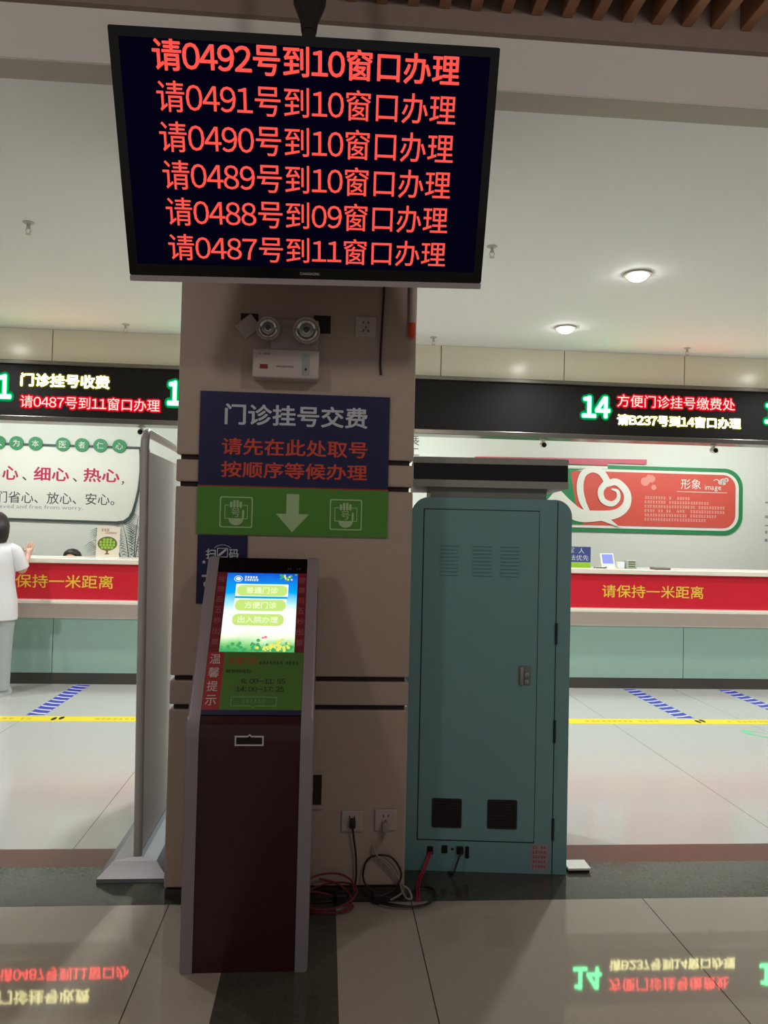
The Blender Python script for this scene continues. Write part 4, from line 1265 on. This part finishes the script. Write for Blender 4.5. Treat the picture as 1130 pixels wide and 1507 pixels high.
# ------------------------------------------------------------------ floor tapes
t = thing('queue_tape', 'yellow waiting line tape across the floor before the counters', 'floor tape', (1, 6.15, 0))
bm = BM(); add_box(bm, XL, XR, 6.075, 6.235, 0.0, 0.0012); obj('tape', bm, M_YTAPE, t)
bm = BM()
for x in (-4.6, -2.85, -1.75, 2.15, 3.35, 4.6):
    add_marks(bm, Matrix.Translation((0, 0, 0.0012)), x, x + 0.62, 6.155, 0.040, 0.0006)
obj('printed_marking', bm, M_YMARK, t)
bm = BM()
for x in (-2.06, 3.10):
    for d in (0, 0.05):
        add_prism(bm, disc(x + d, 6.155 + d * 0.5, 0.018, 10, 0.05), 0.0012, 0.002)
obj('footprint_marks', bm, M_BLACK, t)


def stripe(x0, s, label):
    t = thing('floor_chevron', label, 'floor tape', (x0 + 0.07, 6.85, 0), group='blue chevron tapes on the floor')
    bm = BM(); add_box(bm, x0, x0 + 0.14, 6.28, 7.46, 0, 0.0011); obj('blue_tape', bm, M_BTAPE, t)
    bm = BM()
    for k in range(10):
        y = 6.30 + k * 0.117
        P = [(0, 0), (0.07, 0.016), (0.14, 0.055), (0.14, 0.085), (0.07, 0.050), (0, 0.034)]
        P = [((x0 + (p[0] if s > 0 else 0.14 - p[0])), min(7.46, y + p[1])) for p in P]
        if s < 0:
            P = P[::-1]
        add_prism(bm, P, 0.0011, 0.0018)
    obj('white_chevrons', bm, M_WTAPE, t)


stripe(-2.315, -1, 'blue and white chevron tape on the floor left of the column')
stripe(2.985, 1, 'blue and white chevron tape on the floor below the red heart sign')
stripe(3.965, 1, 'blue and white chevron tape at the right edge of the photo')
bm = BM()
Q = catmull([(3.30, 5.86, 0), (3.36, 5.90, 0), (3.46, 5.80, 0), (3.62, 5.66, 0), (3.74, 5.50, 0), (3.68, 5.42, 0), (3.54, 5.52, 0), (3.40, 5.66, 0), (3.31, 5.78, 0), (3.30, 5.86, 0)], 4)[:-1]
c = sum(Q, Vector()) / len(Q)
add_ring(bm, [(p.x, p.y) for p in Q], [(c.x + (p.x - c.x) * 0.72, c.y + (p.y - c.y) * 0.78) for p in Q], 0.0, 0.0012)
tag(obj('floor_footprint', bm, M_GTAPE), 'green outline mark on the floor before the yellow tape', 'floor mark')


# ------------------------------------------------------------------ people
def skin_body(name, joints, bones, parent, m):
    """one continuous body: joints name -> (position, radius), bones pairs of names; pelvis first"""
    me = bpy.data.meshes.new(name)
    names = list(joints)
    inv = ROOT_INV[parent.name]
    me.from_pydata([inv @ Vector(joints[k][0]) for k in names], [(names.index(a), names.index(b)) for a, b in bones], [])
    o = bpy.data.objects.new(name, me)
    COL.objects.link(o)
    md = o.modifiers.new('skin', 'SKIN')
    if not me.skin_vertices:
        me.attributes.new('skin', 'FLOAT2', 'POINT')
    sv = me.skin_vertices[0].data
    for i, k in enumerate(names):
        r = joints[k][1]
        sv[i].radius = (r, r) if not isinstance(r, tuple) else r
        sv[i].use_root = (i == 0)
    sd = o.modifiers.new('subsurf', 'SUBSURF')
    sd.levels = sd.render_levels = 2
    dg = bpy.context.evaluated_depsgraph_get()
    ev = bpy.data.meshes.new_from_object(o.evaluated_get(dg))
    bpy.data.objects.remove(o)
    ev.materials.clear()
    ev.materials.append(m)
    ev.polygons.foreach_set('use_smooth', [True] * len(ev.polygons))
    b = bpy.data.objects.new(name, ev)
    COL.objects.link(b)
    b.parent = parent
    ROOT_INV[b.name] = inv
    return b


def ell(cx, cy, z, rx, ry, n=24, dz=0.0):
    return [(cx + rx * math.cos(2 * PI * k / n), cy + ry * math.sin(2 * PI * k / n), z + dz * math.sin(2 * PI * k / n)) for k in range(n)]


def standing_person(px, py):
    t = thing('person', 'person in white short sleeved tunic and grey trousers standing at the left counter', 'person', (px, py, 0))
    J = {'pelvis': ((px, py, 0.86), 0.11), 'belly': ((px, py, 1.0), 0.105), 'chest': ((px, py, 1.18), 0.12), 'neckb': ((px, py, 1.32), 0.055), 'neck': ((px, py + 0.01, 1.37), 0.045),
         'chin': ((px, py + 0.03, 1.43), 0.062), 'head': ((px, py + 0.02, 1.50), 0.078), 'crown': ((px, py + 0.015, 1.555), 0.06)}
    B = [('pelvis', 'belly'), ('belly', 'chest'), ('chest', 'neckb'), ('neckb', 'neck'), ('neck', 'chin'), ('chin', 'head'), ('head', 'crown')]
    for s, k in ((1, 'r'), (-1, 'l')):
        J[k + 'hip'] = ((px + s * 0.085, py, 0.80), 0.085)
        J[k + 'knee'] = ((px + s * 0.095, py + 0.01, 0.45), 0.055)
        J[k + 'ank'] = ((px + s * 0.10, py - 0.01, 0.09), 0.038)
        J[k + 'toe'] = ((px + s * 0.11, py + 0.13, 0.035), 0.032)
        J[k + 'sh'] = ((px + s * 0.155, py, 1.28), 0.052)
        J[k + 'elb'] = ((px + s * 0.220, py + 0.07, 1.075), 0.038)
        J[k + 'wri'] = ((px + s * 0.205, py + 0.22, 1.205), 0.025)
        J[k + 'palm'] = ((px + s * 0.205, py + 0.25, 1.255), 0.024)
        B += [('pelvis', k + 'hip'), (k + 'hip', k + 'knee'), (k + 'knee', k + 'ank'), (k + 'ank', k + 'toe'), ('chest', k + 'sh'), (k + 'sh', k + 'elb'), (k + 'elb', k + 'wri'), (k + 'wri', k + 'palm')]
        for f in range(4):
            o = (f - 1.5) * 0.017
            L = (0.070, 0.080, 0.076, 0.060)[f]
            J[f'{k}f{f}a'] = ((px + s * 0.205 + o, py + 0.262, 1.280), 0.0085)
            J[f'{k}f{f}b'] = ((px + s * 0.205 + o * 1.1, py + 0.275, 1.280 + L * 0.5), 0.0078)
            J[f'{k}f{f}c'] = ((px + s * 0.205 + o * 1.1, py + 0.300, 1.280 + L * 0.75), 0.0065)
            B += [(k + 'palm', f'{k}f{f}a'), (f'{k}f{f}a', f'{k}f{f}b'), (f'{k}f{f}b', f'{k}f{f}c')]
        J[k + 'th'] = ((px + s * 0.205 - s * 0.040, py + 0.245, 1.262), 0.009)
        J[k + 'th2'] = ((px + s * 0.205 - s * 0.052, py + 0.258, 1.290), 0.0075)
        B += [(k + 'palm', k + 'th'), (k + 'th', k + 'th2')]
    b = skin_body('body', J, B, t, M_SKIN)
    # face, ears
    bm = BM(); add_loft(bm, [ell(px, py + 0.088, 1.455, 0.010, 0.012, 10), ell(px, py + 0.094, 1.47, 0.014, 0.020, 10), ell(px, py + 0.088, 1.505, 0.007, 0.010, 10)]); obj('nose', bm, M_SKIN, t, smooth=True)
    for s in (-1, 1):
        bm = BM(); add_loft(bm, [ell(px + s * 0.080, py + 0.01, 1.455, 0.006, 0.010, 10), ell(px + s * 0.084, py + 0.008, 1.475, 0.009, 0.018, 10), ell(px + s * 0.083, py + 0.006, 1.50, 0.007, 0.016, 10)]); obj('ear', bm, M_SKIN, t, smooth=True)
        bm = BM(); add_lathe(bm, [(0.002, -0.004), (0.009, 0.0), (0.006, 0.004)], frame((px + s * 0.030, py + 0.096, 1.498), (1, 0, 0), (0, 0, 1), (0, 1, 0)), 12); obj('eye', bm, M_BLACK, t, smooth=True)
    bm = BM(); add_box(bm, px - 0.022, px + 0.022, py + 0.088, py + 0.096, 1.436, 1.444, bevel=0.003); obj('mouth', bm, M_KRED2, t)
    # hair: rounded cap and bun waves at the nape
    bm = BM()
    add_loft(bm, [ell(px, py - 0.045, 1.318, 0.070, 0.040), ell(px, py - 0.042, 1.345, 0.118, 0.068), ell(px, py - 0.030, 1.385, 0.126, 0.082), ell(px, py - 0.030, 1.42, 0.130, 0.092), ell(px, py - 0.018, 1.48, 0.128, 0.104),
                  ell(px, py - 0.004, 1.53, 0.116, 0.104, dz=0.012), ell(px, py + 0.006, 1.575, 0.085, 0.088), ell(px, py + 0.008, 1.602, 0.050, 0.055), ell(px, py + 0.008, 1.612, 0.012, 0.014)])
    obj('hair', bm, M_HAIR, t, smooth=True, angle=80)
    # tunic
    bm = BM()
    add_loft(bm, [ell(px, py, 0.665, 0.212, 0.150), ell(px, py, 0.70, 0.214, 0.152), ell(px, py, 0.84, 0.205, 0.150), ell(px, py, 1.00, 0.178, 0.135), ell(px, py, 1.14, 0.182, 0.140),
                  ell(px, py, 1.25, 0.192, 0.128), ell(px, py, 1.305, 0.172, 0.105), ell(px, py, 1.345, 0.105, 0.080), ell(px, py + 0.004, 1.368, 0.064, 0.062)])
    obj('tunic', bm, M_TUNIC, t, smooth=True, angle=70)
    for s in (-1, 1):
        bm = BM(); add_tube(bm, [(px + s * 0.120, py, 1.295), (px + s * 0.165, py + 0.006, 1.265), (px + s * 0.195, py + 0.035, 1.18), (px + s * 0.215, py + 0.058, 1.110)], [0.050, 0.064, 0.066, 0.066], 20); obj('sleeve', bm, M_TUNIC, t, smooth=True, angle=70)
        bm = BM(); add_loft(bm, [ell(px + s * 0.100, py - 0.005, 0.055, 0.070, 0.075), ell(px + s * 0.098, py, 0.30, 0.074, 0.080), ell(px + s * 0.094, py + 0.004, 0.50, 0.084, 0.090), ell(px + s * 0.090, py, 0.74, 0.106, 0.118)]); obj('trouser_leg', bm, M_TROUS, t, smooth=True, angle=70)
        bm = BM(); add_loft(bm, [ell(px + s * 0.105, py + 0.05, 0.0, 0.048, 0.125), ell(px + s * 0.105, py + 0.05, 0.025, 0.050, 0.128), ell(px + s * 0.105, py + 0.04, 0.058, 0.042, 0.100), ell(px + s * 0.102, py, 0.085, 0.040, 0.050)]); obj('shoe', bm, M_SHOE, t, smooth=True, angle=60)
    return t


standing_person(-2.895, 6.98)


def seated_clerk(px, py):
    t = thing('person', 'seated clerk behind the left counter, only the top of dark hair showing', 'person', (px, py, 0))
    J = {'pelvis': ((px, py, 0.52), 0.12), 'chest': ((px, py - 0.03, 0.84), 0.12), 'neckb': ((px, py - 0.04, 0.97), 0.05), 'chin': ((px, py - 0.06, 1.07), 0.06), 'head': ((px, py - 0.05, 1.13), 0.075), 'crown': ((px, py - 0.045, 1.18), 0.058)}
    B = [('pelvis', 'chest'), ('chest', 'neckb'), ('neckb', 'chin'), ('chin', 'head'), ('head', 'crown')]
    for s, k in ((1, 'r'), (-1, 'l')):
        J[k + 'hip'] = ((px + s * 0.09, py - 0.05, 0.50), 0.085)
        J[k + 'knee'] = ((px + s * 0.11, py - 0.36, 0.50), 0.055)
        J[k + 'ank'] = ((px + s * 0.11, py - 0.36, 0.08), 0.038)
        J[k + 'toe'] = ((px + s * 0.11, py - 0.48, 0.035), 0.03)
        J[k + 'sh'] = ((px + s * 0.16, py - 0.03, 0.92), 0.05)
        J[k + 'elb'] = ((px + s * 0.21, py - 0.12, 0.80), 0.04)
        J[k + 'wri'] = ((px + s * 0.13, py - 0.30, 0.785), 0.026)
        J[k + 'palm'] = ((px + s * 0.11, py - 0.36, 0.775), 0.024)
        B += [('pelvis', k + 'hip'), (k + 'hip', k + 'knee'), (k + 'knee', k + 'ank'), (k + 'ank', k + 'toe'), ('chest', k + 'sh'), (k + 'sh', k + 'elb'), (k + 'elb', k + 'wri'), (k + 'wri', k + 'palm')]
        for f in range(4):
            o = (f - 1.5) * 0.016
            J[f'{k}f{f}a'] = ((px + s * 0.10 + o, py - 0.40, 0.772), 0.008)
            J[f'{k}f{f}b'] = ((px + s * 0.10 + o, py - 0.43 - 0.006 * (f % 3), 0.760), 0.007)
            B += [(k + 'palm', f'{k}f{f}a'), (f'{k}f{f}a', f'{k}f{f}b')]
    skin_body('body', J, B, t, M_TUNIC)
    bm = BM()
    add_loft(bm, [ell(px, py - 0.02, 1.06, 0.085, 0.065), ell(px, py - 0.02, 1.11, 0.096, 0.082), ell(px, py - 0.03, 1.165, 0.100, 0.092, dz=-0.01), ell(px, py - 0.045, 1.212, 0.082, 0.084), ell(px, py - 0.045, 1.242, 0.045, 0.05), ell(px, py - 0.045, 1.250, 0.01, 0.012)])
    obj('hair', bm, M_HAIR, t, smooth=True, angle=80)
    bm = BM(); add_loft(bm, [ell(px, py - 0.05, 1.03, 0.035, 0.045), ell(px, py - 0.075, 1.07, 0.066, 0.07), ell(px, py - 0.07, 1.13, 0.076, 0.08), ell(px, py - 0.06, 1.19, 0.06, 0.065)]); obj('face', bm, M_SKIN, t, smooth=True)
    ch = thing('office_chair', 'office chair of the clerk hidden behind the left counter', 'chair', (px, py, 0))
    bm = BM(); add_box(bm, px - 0.22, px + 0.22, py - 0.20, py + 0.22, 0.34, 0.395, bevel=0.02); obj('seat', bm, M_BLACK, ch)
    bm = BM(); add_lathe(bm, [(0.25, 0), (0.25, 0.03), (0.03, 0.06), (0.03, 0.34)], Matrix.Translation((px, py, 0)), 20); obj('base', bm, M_BLACK, ch)
    return t


seated_clerk(-2.73, 8.60)
